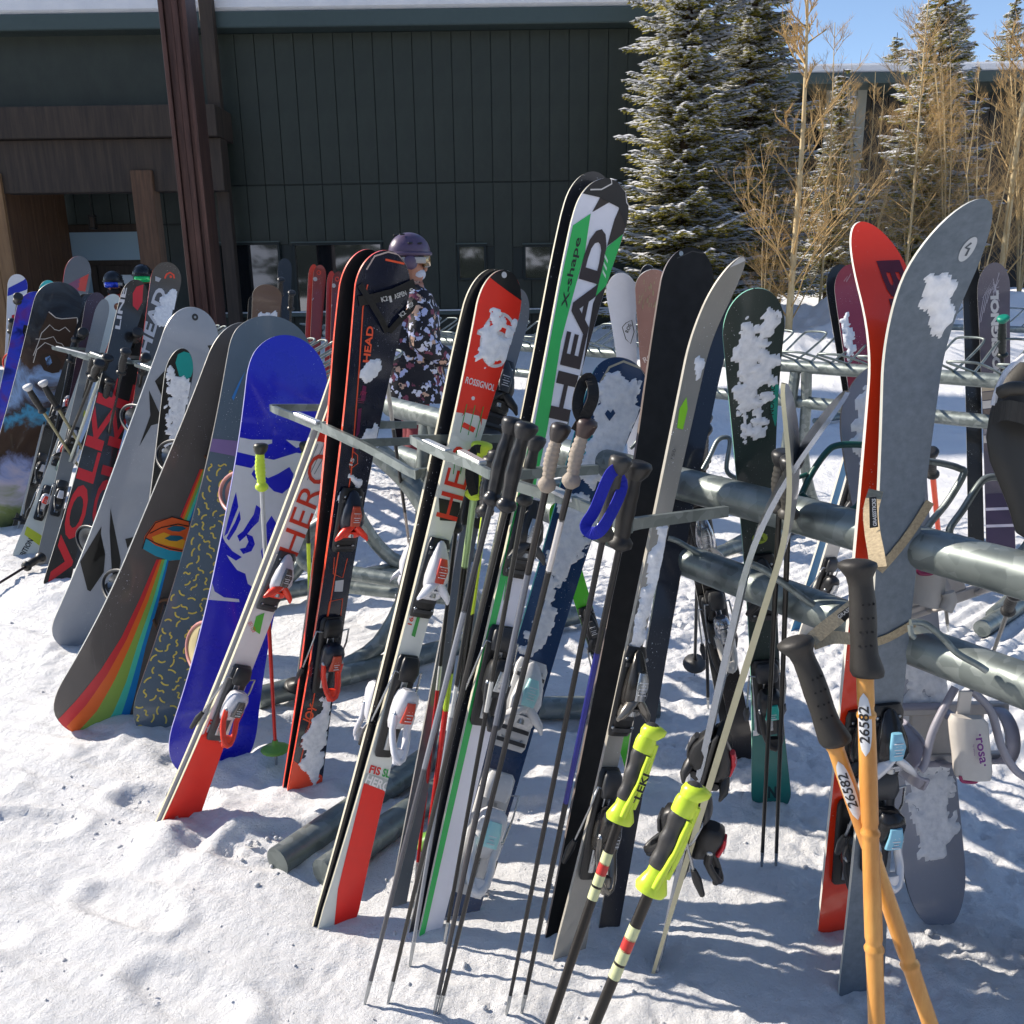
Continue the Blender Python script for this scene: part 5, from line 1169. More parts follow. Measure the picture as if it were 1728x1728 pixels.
# ================================================================== right group
CR_=mat('#bfb896',.35,0,.2,.1,40)
b=S((1112,1640),(1434,662),1.66,yaw=83,tip=.10,tail=.03,meters=(.100,.070,.085),front='#6a7480',side=mat('#a8adb4',.22,.7),label='ski seen edge on with its tip curling right above the thick rail',group=GL,tb=.085,tl=.36,dep=1.30,th=.012)
bindings(b,b.yrow(1285),b.yrow(1405),BLACK,BLACK,mat('#c02030',.4),.92,sg=1)
b=S((1106,1640),(1326,648),1.66,yaw=83,tip=.10,tail=.03,meters=(.100,.070,.085),front='#8f8e88',side=CR_,label='cream edged ski seen edge on with its tip curling left',group=GL,tb=-.071,tl=.285,dep=1.31,th=.012)
bindings(b,b.yrow(1285),b.yrow(1405),BLACK,BLACK,DKGREY,.92,sg=-1)
# snow covered white board behind the curved pair
b=S((1590,1570),(1488,612),1.5,(150,112,100),28,.17,.17,name='snowboard',front='#8a8f9c',back='#333',label='snow covered pale snowboard with white bindings behind the red and grey curved skis',group=GL,dep=1.95,side=mat('#26262a',.4))
b.snow([(1525,1090),(1570,1060),(1600,1100),(1612,1200),(1600,1300),(1616,1380),(1590,1440),(1560,1440),(1540,1380),(1534,1300),(1520,1200)],61,.03,.010,.006,thr=.004)
b.snow([(1444,690),(1470,640),(1490,640),(1490,780),(1460,800),(1448,760)],62,.02,.006,.006)
WBD=plastic('#b8b2ac',.35)
snb_binding(b,b.uv(1600,975)[1],WBD,WBD,1,10,x=.06,sc=1.0); snb_binding(b,b.uv(1620,1230)[1],WBD,plastic('#9a98a4',.35),1,-8,x=.06,sc=1.1)
# red and grey curved pair
b=S((1410,1585),(1454,374),1.7,(92,66,62),32,.12,.03,front=paint('#ff3a10',.28),side=mat('#cfccc4',.35),label='bright red ski whose tip curls left, standing against the grey curved ski',group=GL,tb=-.165,tl=.27,dep=1.62)
b.text('BLIZZARD',(1480,440),(1500,900),36,'#5c1826',.04)
bindings(b,b.uv(1390,1260)[1],b.uv(1372,1420)[1],mat('#2b2b2b',.2,.4),DKGREY,STEEL,1.0,sg=1,brake=False)
GREYS=streak('brushed_grey_base','#58636d','#6c7781',(60,60,60),0.34,0.05,0.001)
b=S((1452,1690),(1657,335),1.78,(112,60,74),32,.16,.03,front=GREYS,side=mat('#c4c4bc',.35,.2),label='wide grey ski with a snow patch, its long tip curling away to the right',group=GL,tb=.144,tl=.29,dep=1.30); GB=b
b.disc(1632,421,16,'#b9bec2',asp=.62); b.line([(1628,432),(1634,420),(1628,418),(1638,410)],3.5,'#4a525a',.0022)
b.snow([(1562,470),(1572,456),(1582,463),(1602,456),(1606,470),(1614,480),(1610,500),(1604,520),(1600,545),(1586,572),(1578,560),(1570,545),(1560,530),(1556,500)],71,.009,.009,.004)
bindings(b,b.uv(1500,1250)[1],b.uv(1488,1360)[1]-.02,mat('#242426',.2,.3),mat('#c9c9cc',.25,.3),mat('#7fb8d0',.3),1.0)
b.disc(1492,1398,5,'#b9c4cc')
# far rack boards at the right
b=S((1486,945),(1416,446),1.5,(52,44,48),10,.15,.15,name='snowboard',front='#111',label='black snowboard edge showing behind the maroon snowboard',group=GL,dep=5.0)
b=S((1492,950),(1434,446),1.5,(58,48,54),12,.15,.15,name='snowboard',front='#8f2a40',label='maroon snowboard with a faint silver emblem and a smear of snow',group=GL,dep=4.8)
b.line([(1424,475),(1430,466),(1428,476),(1436,462)],2,'#a87880'); b.snow([(1420,540),(1428,530),(1436,560),(1440,600),(1432,606),(1424,575)],81,.02,.006,.008)
b=S((1648,960),(1640,440),1.52,(30,26,28),6,.15,.15,name='snowboard',front='#0f0f10',label='black board just left of the striped snowboard at the far right',group=GL,dep=4.6)
b=S((1690,965),(1677,443),1.52,(56,48,50),8,.15,.15,name='snowboard',front='#57505c',label='snowboard with bubble letters over brown and grey stripes, far right',group=GL,dep=4.4)
for k,c in enumerate(['#b8a890','#8c8278','#c9c4c0','#6c6058','#b3a48c','#8f8c90','#c0bcb8','#5b5358']): b.band(.96-.045*k,1.0-.045*k,c,.002)
b.band(.0,.42,'#352a48',0); b.band(.33,.345,'#b8b4c4',off=.0015); b.band(.24,.255,'#b8b4c4',off=.0015)
b.text('ROSSIGNOL',(1688,640),(1684,490),12,'#c9c6c4',.06)
for k in range(6): b.line([(1650+k*5,560-k*16),(1660+k*4,500-k*4),(1676,470+k*6),(1686,520-k*12)],.8,'#b9b3bd')
b=S((1085,900),(1046,461),1.5,(52,26,34),8,.14,.10,front='#dfe1ea',label='white ski tip with a black shield emblem left of the brown ski',group=GL,dep=4.3)
b.line([(1050,552),(1056,545),(1066,540),(1070,560),(1064,580),(1056,572),(1050,552)],1.3,'#222'); b.text('ROS',(1060,562),(1066,548),6,'#222',.02)
b=S((1135,905),(1092,447),1.55,(30,28,30),8,.1,.1,front='#1a2433',label='dark blue ski tip peeping over the brown ski',group=GL,dep=4.2)
b=S((1122,905),(1100,455),1.55,(58,50,46),8,.12,.10,front='#7d4f44',label='brown ski with faded letters on its tip, behind the blue snowy ski',group=GL,dep=4.0)
b.text('ROSSIGNOL',(1088,612),(1150,580),9,'#c9b9b4',.02)
rt_=random.Random(3)
for k in range(26):
    x=rt_.uniform(1078,1108); y=rt_.uniform(470,515); b.line([(x,y),(x-.5,y+rt_.uniform(4,9))],1.4,'#8a7a5c')
# dark skis hung on the far side of the near rack
b=S((1262,1300),(1140,640),1.6,(44,34,36),12,.09,.03,front=paint('#241e1c'),label='black brown ski with a red round sticker, leaning left behind the thick rail',group=GL,dep=2.25)
b.disc(1160,833,8,'#d8483c'); bindings(b,b.uv(1188,905)[1],b.uv(1212,1050)[1],mat('#b9b9bc',.15,.8),mat('#d0ccc4',.3),STEEL,1.05)
b=S((1246,1300),(1128,642),1.6,(40,30,34),12,.09,.03,front='#151312',label='black ski directly behind the ski with the round sticker',group=GL,dep=2.33)
bindings(b,b.uv(1165,930)[1],b.uv(1196,1060)[1],BLACK,BLACK,DKGREY,1.05)
b=S((1080,1330),(935,850),1.5,(34,26,30),12,.09,.03,front=paint('#4ecb1c'),label='lime green ski slanting behind the black ski poles',group=GL,dep=2.45)
bindings(b,b.uv(985,1010)[1]-.1,b.uv(1010,1120)[1],BLACK,BLACK,DKGREY,.9)
b=S((1345,1075),(1492,640),1.6,(30,22,26),40,.09,.03,front='#5aa0d0',side=mat('#d0ccc0',.35),label='pale blue ski with cream edges slanting low behind the rail',group=GL,dep=3.3)
b=S((1358,1085),(1505,642),1.6,(30,22,26),40,.09,.03,front='#b8b4ac',side=mat('#d0ccc0',.35),label='cream ski paired with the pale blue one behind the rail',group=GL,dep=3.2)
bindings(b,b.uv(1432,830)[1],b.uv(1380,980)[1],BLACK,DKGREY,STEEL,1.0)
# back racks, centre left
for (B_,T_,w_,c,lab,dp) in (((520,790),(541,447),22,'#8a2a26','red ski with a dark red face, left one of the red pair by the window',7.4),((508,790),(530,446),16,'#d83a24','bright red ski edge just behind the left dark red ski',7.5),
    ((556,800),(572,458),20,'#6a2226','dark red ski, right one of the red pair by the window',7.2),((546,800),(560,457),14,'#c42c22','thin bright red ski edge behind the right dark red ski',7.3),
    ((478,800),(481,436),24,'#2f2f2c','black oval tipped ski standing in front of the lodge windows',7.8),((432,820),(453,480),50,'#6a5242','broad board with a furry brown climbing skin on its tip',6.4),
    ((412,830),(436,492),30,'#17181c','black ski half hidden by the board with the brown fur tip',6.6),((600,800),(592,468),22,'#1b2028','dark ski just left of the navy ski tips',6.2),((700,840),(612,470),20,'#16181e','dark blue ski leaning behind the person in the flowered jacket',6.6)):
    b=S(B_,T_,1.6,(w_,w_*.8,w_*.85),8,.10,.06,front=c,label=lab,group=GL,dep=dp)
    if c in('#8a2a26','#6a2226'): b.disc(T_[0]-3,T_[1]+13,4,'#d0402c',.6); b.disc(T_[0]-9,T_[1]+24,3.5,'#b9b3b0'); b.text('V',(T_[0]-18,T_[1]+60),(T_[0]-12,T_[1]+61),5,'#b9b3b0',.02)
    if c=='#6a5242': b.snow([(435,530),(462,528),(470,540),(440,545)],91,.02,.008,.01)
bx=S((385,830),(400,600),1.3,(40,36,38),8,.1,.1,front='#b02a34',label='red ski tip showing between the rainbow board and the slate board',group=GL,dep=3.9)
bx=S((340,840),(380,566),1.4,(34,30,30),8,.1,.1,front='#7b86a8',label='pale lilac ski tip showing just above the rainbow board',group=GL,dep=4.4)
# far right snowboard, close to the camera, seen from its side
b=S((1790,1650),(1800,520),1.5,yaw=-62,tip=.17,tail=.17,meters=(.29,.25,.29),name='snowboard',front='#1a1918',back='#1a1918',label='black snowboard at the right edge with a big black high back binding towards us',group=GL,dep=1.75,side=mat('#c9c9cc',.3))

hb=thing('snowboard_binding','dark ribbed high back binding curving in from the right edge of the picture','binding',W(1760,900,1.5))
mb=MB(); R=[]
HB=plastic('#35322c',.5)
for k,(a_,c_) in enumerate([((1722,612),(1790,600)),((1696,640),(1800,640)),((1682,665),(1800,680)),((1672,700),(1800,720)),((1666,740),(1800,760)),((1672,780),(1800,800)),((1688,820),(1800,840)),((1704,860),(1800,890)),((1716,900),(1800,940))]):
    p=W(*a_,1.50); q=W(*c_,1.62); m_=(p+q)/2+V(0,-.05,0)+ (p-q)*.08
    R.append([p,p.lerp(m_,.5)+V(-.01,-.015,0),m_,m_.lerp(q,.5)+V(0,-.01,0),q,q+V(0,.012,0),m_+V(0,.012,0),p+V(.004,.012,0)])
mb.loft(R,HB); mb.build('high_back',hb)
mb=MB(); P=catmull([W(1674,700,1.485),W(1690,692,1.46),W(1712,694,1.445),W(1750,706,1.45),W(1800,725,1.5)],6)
WEB=streak('ribbed_webbing','#1c1b19','#3a3833',(300,300,4),.6,.9,.003)
mb.loft([[p+V(0,0,.017),p+V(0,-.006,.017),p+V(0,-.006,-.017),p+V(0,0,-.017)] for p in P],WEB,True,False); mb.build('strap',hb)
mb=MB(); P=catmull([W(1728,600,1.47),W(1700,625,1.47),W(1684,655,1.475),W(1676,684,1.48)],6); mb.tube(P,.0045,WHITEP,8); mb.build('rim_highlight',hb)  # white tube modelled along the rim as its bright highlight
mb=MB(); mb.tube(catmull([W(1690,662,1.46),W(1712,655,1.44),W(1760,660,1.45)],5),.012,HB,8); mb.build('strap',hb)
# rosa pad on the lower white binding
pd=thing('binding_pad','white quilted ankle pad with purple script hanging under the lower rail','binding pad',W(1640,1250,1.72))
mb=MB(); R=[]
for k,(xa,xb,y) in enumerate([(1606,1656,1205),(1601,1666,1216),(1603,1668,1240),(1607,1671,1270),(1609,1673,1298),(1612,1671,1309)]):
    p=W(xa,y,1.70); q=W(xb,y+3,1.70); m_=(p+q)/2+V(0,-.018,0); R.append([p+V(0,-.004,0),p.lerp(q,.12)+V(0,-.014,0),p.lerp(q,.5)+V(0,-.018,0),p.lerp(q,.88)+V(0,-.014,0),q+V(0,-.004,0),q+V(0,.004,0),p.lerp(q,.5)+V(0,.0,0),p+V(0,.004,0)])
PADM=plastic('#bab5ae',.5); mb.loft(R,PADM); mb.build('pad',pd)
class Flat: pass
def flat_text(par,txt,p0,p1,hpx,dep,col,off,bold=.02,mirror=False):
    a=W(*p0,dep); b_=W(*p1,dep); dx,dy=p1[0]-p0[0],p1[1]-p0[1]; l=math.hypot(dx,dy); c=W(p0[0]+dy/l*hpx,p0[1]-dx/l*hpx,dep)
    cu=bpy.data.curves.new('t','FONT'); cu.body=txt; cu.size=1; cu.offset=bold; cu.resolution_u=3; to=bpy.data.objects.new('t',cu); me=bpy.data.meshes.new_from_object(to)
    xs_=[v.co.x for v in me.vertices]; x0,x1=min(xs_),max(xs_); o=Vector(par['_o'])
    for v in me.vertices: v.co=a+(b_-a)*((v.co.x-x0)/(x1-x0))+(c-a)*(v.co.y/.7)+off-o
    me.materials.clear(); me.materials.append(printed(col)); me.name='lettering'
    bpy.data.objects.remove(to); bpy.data.curves.remove(cu)
    ob=bpy.data.objects.new('lettering',me); scn.collection.objects.link(ob); ob.parent=par; return ob
flat_text(pd,'·rosa·',(1634,1228),(1643,1282),15,1.70,'#6a1a78',V(0,-.0265,0)); flat_text(pd,'by union',(1631,1246),(1633,1264),3,1.70,'#6a1a78',V(0,-.0245,0),0)
MG=mat('#8a1f50',.35)
mb=MB(); mb.tube(catmull([W(1621,1309,1.69),W(1625,1318,1.69),W(1646,1319,1.69),W(1648,1311,1.69)],4),.004,MG,8); mb.build('buckle',pd)
mb=MB(); mb.box(W(1627,1186,1.70),(W(1638,1186,1.70)-W(1627,1186,1.70)),V(0,.003,0),V(0,0,.026),PADM,.003); mb.build('ladder_strap',pd)
for (P,r_) in (([(1612,1160),(1590,1200),(1572,1240),(1560,1290),(1552,1300)],.008),([(1640,1165),(1672,1200),(1690,1260),(1714,1300),(1740,1316)],.008)):
    mb=MB(); mb.tube(catmull([W(*p,1.72) for p in P],5),r_,plastic('#8f8e98',.35),10); mb.build('heel_hoop',pd)
pd2=thing('binding_pad','white quilted toe pad with a purple buckle just under the thick upper rail','binding pad',W(1575,990,1.85))
mb=MB(); R=[]
for (xa,ya,xb,yb) in [(1546,948,1598,962),(1545,975,1596,985),(1543,1000,1594,1010),(1541,1018,1590,1029)]:
    p=W(xa,ya,1.83); q=W(xb,yb,1.83); m_=(p+q)/2+V(0,-.012,0); R.append([p,m_,q,q+V(0,.02,0),m_+V(0,.02,0),p+V(0,.02,0)])
mb.loft(R,PADM); mb.tube([W(1598,1000,1.83),W(1602,1012,1.83),W(1594,1030,1.83)],.016,PADM,10); mb.build('pad',pd2)
mb=MB(); mb.tube(catmull([W(1548,950,1.80),W(1550,965,1.80),W(1560,968,1.80),W(1574,966,1.80),W(1575,956,1.80)],4),.005,MG,8); mb.build('buckle',pd2)
# rubber coated and bare wire loops of the near rack, far side
TEALR=mat('#0f4a40',.4)
wl=thing('wire_loops','bent wire hooks welded on the far side of the thick upper rail','rack hooks',W(1400,860,1.9))
for (P,dp,m_,r_) in (([(1345,862),(1353,835),(1372,795),(1396,762),(1412,752),(1440,750),(1470,752)],1.95,TEALR,.0075),([(1352,832),(1362,842),(1385,850),(1420,862),(1440,858),(1452,845),(1462,810)],1.9,TEALR,.0065),
    ([(1295,862),(1318,840),(1330,815),(1362,800)],1.95,TEALR,.005),([(1540,905),(1560,895),(1572,880),(1600,845),(1626,800),(1618,790),(1590,782),(1562,778)],1.75,GALV,.007),
    ([(1606,912),(1603,892),(1625,860),(1652,818),(1668,806),(1692,806)],1.72,GALV,.0075),([(1606,912),(1622,920),(1660,930),(1700,938),(1722,930),(1740,905)],1.70,GALV,.0065),
    ([(1186,792),(1198,770),(1210,745),(1222,738),(1232,745),(1226,790),(1238,805),(1262,812)],2.15,GALV,.006),([(1064,757),(1075,745),(1085,720),(1088,708)],2.2,GALV,.005)):
    mb=MB(); mb.tube(catmull([W(*p,dp) for p in P],5),r_,m_,8); mb.build('hook',wl)
for (P,dp,r_) in (([(1128,908),(1145,914),(1180,935),(1215,950)],2.15,.007),([(1262,950),(1290,962),(1330,990),(1372,1020),(1400,1030)],1.85,.008),([(1536,1050),(1560,1052),(1590,1075),(1615,1102),(1650,1122),(1665,1132)],1.52,.006),([(1536,1055),(1538,1070),(1544,1076)],1.5,.005)):
    mb=MB(); mb.tube(catmull([W(*p,dp) for p in P],5),r_,GALV,8); mb.build('hook',wl)
# ================================================================== POLES
GP='ski poles propped in the racks'
GRY=mat('#6f7066',.65,0,0,.15,60,.3,150); TAN=mat('#968a7c',.65,0,0,.15,60,.3,150); YEL='#c9e23a'; BKG='#2a2724'
pole((592,500),(497,1185),2.42,None,0,shaft='#3a3632',grip=GRY,gr=.016,segs=[(0,.38,'#8f8d88'),(.38,.55,'#b9b4ac'),(.55,.8,'#34302c'),(.8,.84,'#c9c0b8'),(.84,1,'#c9c0b8')],strap=('#1a1712',(612,520,2.4),(606,600,2.45),(590,560,2.4)),label='pole with a grey ribbed grip and black basket left of the navy ski',basket='#0f0f0f')
pole((640,551),(706,1030),2.5,None,0,shaft='#3a3632',grip=GRY,gr=.016,segs=[(0,.5,'#b0a298'),(.5,.8,'#34302c'),(.8,1,'#b9b4ac')],strap=('#1a1712',(655,520,2.5),(660,560,2.5),(650,600,2.5)),label='pole with a grey ribbed grip slanting right in front of the navy ski',basket_on=False)
pole((438,748),(467,1305),2.5,None,0,shaft='#c02018',grip=plastic(YEL),gtop='#2a2c1c',segs=[(0,.55,'#c02018'),(.55,.75,'#2b2b2b'),(.75,1,'#b9b9b9')],label='yellow gripped pole with a red shaft and green basket left of the race ski',basket='#6a9c3c',gr=.015)
pole((516,746),(528,1200),2.75,None,0,shaft='#26261c',grip=plastic(YEL),gtop='#3a3c1c',segs=[(0,.5,'#26261c'),(.5,.75,YEL),(.75,1,'#26261c')],label='yellow gripped pole half hidden behind the red and white race ski',basket_on=False)
pole((812,745),(716,1470),2.05,None,0,grip=plastic(YEL),gtop='#c9e23a',segs=[(0,.45,'#cc1a14'),(.45,.55,'#b9d83a'),(.55,.82,'#1c1c16'),(.82,1,'#a9c48c')],label='yellow gripped pole with a red lower shaft right of the slalom ski',basket='#6a9c3c',r=.009,gr=.018,strap=('#1a1a18',(800,760,2.0),(792,800,2.0),(800,830,2.02)))
pole((866,704),(614,1700),1.6,None,0,grip=plastic('#1a1a1c',.3),gtop='#1a1a1c',segs=[(0,.5,'#55555a'),(.5,.8,'#8a8d94'),(.8,1,'#3a3a3c')],label='pole with a bulky black grip and silver shaft beside the slalom ski',r=.0065,gr=.0155,grl=.16,basket_on=False,bump='no')
pole((888,712),(653,1700),1.56,None,0,grip=plastic('#1a1a1c',.3),gtop='#1a1a1c',segs=[(0,1,'#34322e')],label='dark pole with a bulky black grip left of the tall green and white ski',r=.006,gr=.0155,grl=.16,basket_on=False,bump='no')
pole((830,770),(735,1500),1.95,None,0,grip=plastic('#1a1a1c',.3),segs=[(0,.4,'#b0141a'),(.4,.75,'#20201a'),(.75,1,'#c9e23a')],label='dark pole with yellow marks crossing behind the silver shafted pole',r=.008,basket_on=False)
pole((945,714),(731,1720),1.45,None,0,grip=TAN,gtop='#2a2320',segs=[(0,.60,'#3a3a3e'),(.60,.86,'#6a6e78'),(.86,1,'#201c1a')],label='left one of the two poles with beige brick patterned grips',r=.0065,gr=.0125,grl=.11,basket_on=False)
pole((990,706),(738,1720),1.42,None,0,grip=TAN,gtop='#3a2a26',segs=[(0,.86,'#1c1c1e'),(.86,.94,'#c9c4c0'),(.94,1,'#201c1a')],label='right one of the two poles with beige brick patterned grips',r=.006,gr=.0125,grl=.11,basket_on=False,strap=('#15120f',(975,690,1.42),(982,650,1.44),(996,640,1.44),(1000,675,1.42)))
pole((1046,768),(853,1720),1.40,None,0,grip=mat('#34322e',.5),gtop='#34322e',segs=[(0,1,'#161517')],label='black pole with a mushroom top grip and royal blue strap',r=.0056,gr=.0135,grl=.14,basket_on=False,bump='no',strap=('#1a22a0',(1030,800,1.39),(1004,860,1.38),(988,888,1.37),(1004,900,1.36),(1024,880,1.37),(1050,820,1.42)))
pole((1076,778),(878,1720),1.46,None,0,grip=mat('#1c1a18',.5),gtop='#1c1a18',segs=[(0,.5,'#161517'),(.5,.8,'#1a1f7a'),(.8,1,'#161517')],label='black pole behind the one with the royal blue strap',r=.0065,gr=.017,grl=.15,basket_on=False,bump='no')
pole((1186,700),(1195,1200),2.5,None,0,grip=mat('#161514',.5),segs=[(0,1,'#1b1a1a')],label='black gripped pole behind the rail right of the black ski',r=.008,gr=.018,grl=.15,basket_on=False)
pole((1320,760),(1285,1470),1.75,None,0,grip=mat('#3a3833',.5),segs=[(0,1,'#26241f')],label='thin dark pole just in front of the dark green ski, left one',r=.0065,basket_on=False)
pole((1334,770),(1309,1470),1.72,None,0,grip=mat('#3a3833',.5),segs=[(0,1,'#2b2925')],label='thin dark pole just in front of the dark green ski, right one',r=.0065,basket_on=False)
pole((1692,534),(1690,905),4.3,None,0,grip=plastic('#15201e'),gtop='#10806a',segs=[(0,1,'#16181a')],label='pole with a green and black grip beside the striped snowboard',r=.010,gr=.021,grl=.22,basket_on=False)
pole((1460,690),(1395,1005),3.3,None,0,grip='#c02020',segs=[(0,1,'#c8201c')],label='red ski pole with a black basket standing low behind the rail',r=.011,basket='#2a2a2a')
pole((1570,760),(1600,1065),2.9,None,0,grip='#222',segs=[(0,.7,'#2b2b2b'),(.7,1,'#e0481c')],label='pole with an orange band behind the beige straps',r=.010,basket_on=False)
pole((1712,1000),(1655,1160),2.6,None,.0,grip='#222',segs=[(0,1,'#3a3833')],label='dark pole slanting down to the groomed snow at the right',r=.007,basket_on=False)
pole((44,650),(205,900),4.75,None,0,grip=plastic('#1c1b19'),gtop='#c9c9c9',segs=[(0,1,'#8f8a6a')],label='left of two crossed poles with black grips in front of the mural board',r=.009,gr=.019,grl=.17,basket_on=False)
pole((70,643),(228,905),4.8,None,0,grip=plastic('#1c1b19'),gtop='#c9c9c9',segs=[(0,1,'#8f8a6a')],label='right of two crossed poles with black grips in front of the mural board',r=.009,gr=.019,grl=.17,basket_on=False)
pole((70,940),(-60,1020),4.75,None,.02,grip=plastic('#1c1b19'),segs=[(0,1,'#2a1a1a')],label='dark pole lying on the snow at the left edge',r=.008,gr=.022,basket_on=False)
for k,(T_,B_,dp,c_) in enumerate((((112,560),(28,900),5.6,'#b9b9b4'),((128,570),(52,915),5.3,'#2b2b2b'),((160,596),(90,880),5.0,'#c9c9c4'),((212,590),(150,905),4.6,'#34322e'),((186,640),(104,930),4.7,'#8f8d88'),((48,560),(18,820),6.2,'#5a2a2a'),((246,600),(196,860),4.7,'#2b2b2b'),((20,540),(-4,760),6.8,'#2a2c30'),((474,470),(470,760),6.6,'#222222'),((492,492),(480,780),6.2,'#3a3a3a'),((586,520),(575,770),5.6,'#2a2a30'),((1184,720),(1172,1140),2.45,'#24231f'))):
    pole(T_,B_,dp,None,0,grip=plastic('#1f1e1c'),segs=[(0,.6,c_),(.6,1,'#2a2926')],r=.0085,gr=.02,grl=.15,basket=['#1a1a1a','#3a3a3a'][k%2],
     label=['light shafted pole in front of the mural board','dark pole just right of the light one by the mural board','light pole crossing the pale grey ski','dark pole against the lower half of the black and red ski','grey pole between the grey and the black red ski','dull red pole beside the blue and violet board','dark pole below the taupe ski','slate pole at the very left edge','black pole beside the furry brown tip','grey pole right of the furry brown tip','dark blue pole left of the navy ski','dark pole hanging just right of the wide black ski'][k])
for k,(T_,B_,dp) in enumerate((((226,548),(60,930),5.0),((182,600),(70,910),4.7),((168,610),(55,895),4.6),((205,615),(110,880),4.9),((140,560),(70,720),5.2),((232,560),(175,760),4.8),((30,500),(10,700),6.0))):
    pole(T_,B_,dp,None,0,grip=plastic('#24231f'),segs=[(0,.5,['#c9c9c4','#2b2b2b','#8fa49a','#34322e','#b9b9b4','#222222','#2b2b2b'][k]),(.5,1,['#2b2b2b','#b9bfb4','#24231f','#6a6a62','#2b2b2b','#222222','#2b2b2b'][k])],
     label=['pole crossing in front of the black ski with red letters','dark and silver pole between the pale grey ski and the black red ski','slim dark pole left of the pale grey ski bindings','grey pole standing beside the black and red ski pair','short pole in front of the black ski pair','black pole tucked behind the taupe ski','thin black pole at the far left beside the white ski'][k],r=.009,gr=.022,basket_on=False)
for k,(T_,B_,dp,c_,g_) in enumerate((((836,760),(690,1640),1.95,'#8f9298','#1a1a1c'),((905,735),(748,1600),1.80,'#1c1c1c','#24231f'),((780,800),(700,1500),2.2,'#b0141a','#2a2a24'))):
    pole(T_,B_,dp,None,0,grip=plastic(g_),segs=[(0,.55,c_),(.55,.62,'#c9c9c4'),(.62,1,'#2a2926')],r=.006,gr=.014,grl=.14,basket_on=False,bump='no',
     label=['slim silver pole behind the pair of bulky black grips','slim black pole between the black grips and the beige grips','dark red pole crossing behind the slalom ski tail','slim dark pole just left of the royal blue strap'][k])
# bamboo poles with cork black grips and beige straps
BAM=streak('bamboo','#b5722a','#d9a052',(30,30,3),.35,.15,.001)
BST=streak('beige_webbing','#8a7c64','#b5a484',(200,200,200),.8,.6,.002)
def bamboo(T_,B_,td,bd_,label,num,gl=.155):
    Tp=W(*T_,td); Bp=G(*B_,.0); t=thing('bamboo_pole',label,'ski pole',Bp,'bamboo ski poles'); a=(Tp-Bp); L=a.length; a.normalize(); rt=V(1,0,0); u=(rt-a*rt.dot(a)).normalized(); v=a.cross(u)
    R=[];y=-.0
    def ring(y,r,k=16,ox=0): return [Bp+a*y+u*(ox+r*math.cos(2*math.pi*i/k))+v*(r*math.sin(2*math.pi*i/k)) for i in range(k)]
    ys=[];y=0
    while y<L-gl+.01:
        q=(y%.16); r=.0112+.0003*math.sin(y*30)
        if q<.008: r+=.0016
        elif q<.014: r-=.0010
        ys.append((y,r)); y+=.004 if q<.02 or q>.152 else .012
    mb=MB(); mb.loft([ring(*q) for q in ys],BAM); mb.build('shaft',t)
    prof=[(0,.0115),(.0,.0195),(.006,.0215),(.014,.0205),(.03,.0175),(.05,.0165),(.075,.0172),(.10,.0165),(.12,.0155),(.132,.0165),(.140,.021),(.146,.0245),(.151,.024),(.155,.016),(.157,.004)]
    GM=mat('#24211d',.55,0,0,.1,40,.08,250); mb=MB(); mb.loft([ring(L-gl+y*gl/.157,r,20,-.006*max(0,(y-.11)/.045) if y>.11 else .004*max(0,1-y/.03)) for y,r in prof],GM); mb.build('grip',t)
    mb=MB(); HOL=mat('#080808',.8)
    cd=(CAM-Tp); cd=(cd-a*cd.dot(a)).normalized(); sd=a.cross(cd)
    for i in range(5):
        for j in range(3):
            y=L-gl+.025+i*.018+(.009 if j%2 else 0)*0; an=-.25+j*.45+i*.12-.2
            rr_=.0172; c=Bp+a*y+(cd*math.cos(an)+sd*math.sin(an))*rr_; nn=(cd*math.cos(an)+sd*math.sin(an)); tt=a.cross(nn)
            mb.loft([[c-nn*.002+tt*.0016*math.cos(q)+a*.0016*math.sin(q) for q in [k*math.pi/4 for k in range(8)]],[c+nn*.0004+tt*.0016*math.cos(q)+a*.0016*math.sin(q) for q in [k*math.pi/4 for k in range(8)]]],HOL)
    mb.build('grip_holes',t)
    # oval number sticker
    y0=L-gl-.062; rs=.0124; mb=MB(); R=[]
    for i in range(13):
        q=i/12*2-1; h=math.sqrt(max(0.001,1-q*q))*.75; R.append([Bp+a*(y0+q*.042)+(cd*math.cos(an)+sd*math.sin(an))*rs for an in [h*(k/6*2-1)-.2 for k in range(7)]])
    mb.loft(R,mat('#c4c6c8',.4),False,True,False); mb.build('sticker',t)
    cu=bpy.data.curves.new('t','FONT'); cu.body=num; cu.size=.02; cu.offset=.0003; cu.resolution_u=3; to=bpy.data.objects.new('t',cu); me=bpy.data.meshes.new_from_object(to)
    xs_=[q.co.x for q in me.vertices]; cx_=(min(xs_)+max(xs_))/2
    for q in me.vertices:
        s_=(q.co.x-cx_); an=-(q.co.y-.006)/rs*0.9-.2; q.co=Bp+a*(y0+s_)+(cd*math.cos(an)+sd*math.sin(an))*(rs+.0006)-Vector(t['_o'])
    me.materials.clear(); me.materials.append(printed('#15161a')); bpy.data.objects.remove(to); bpy.data.curves.remove(cu)
    ob=bpy.data.objects.new('lettering',me); scn.collection.objects.link(ob); ob.parent=t
    return t
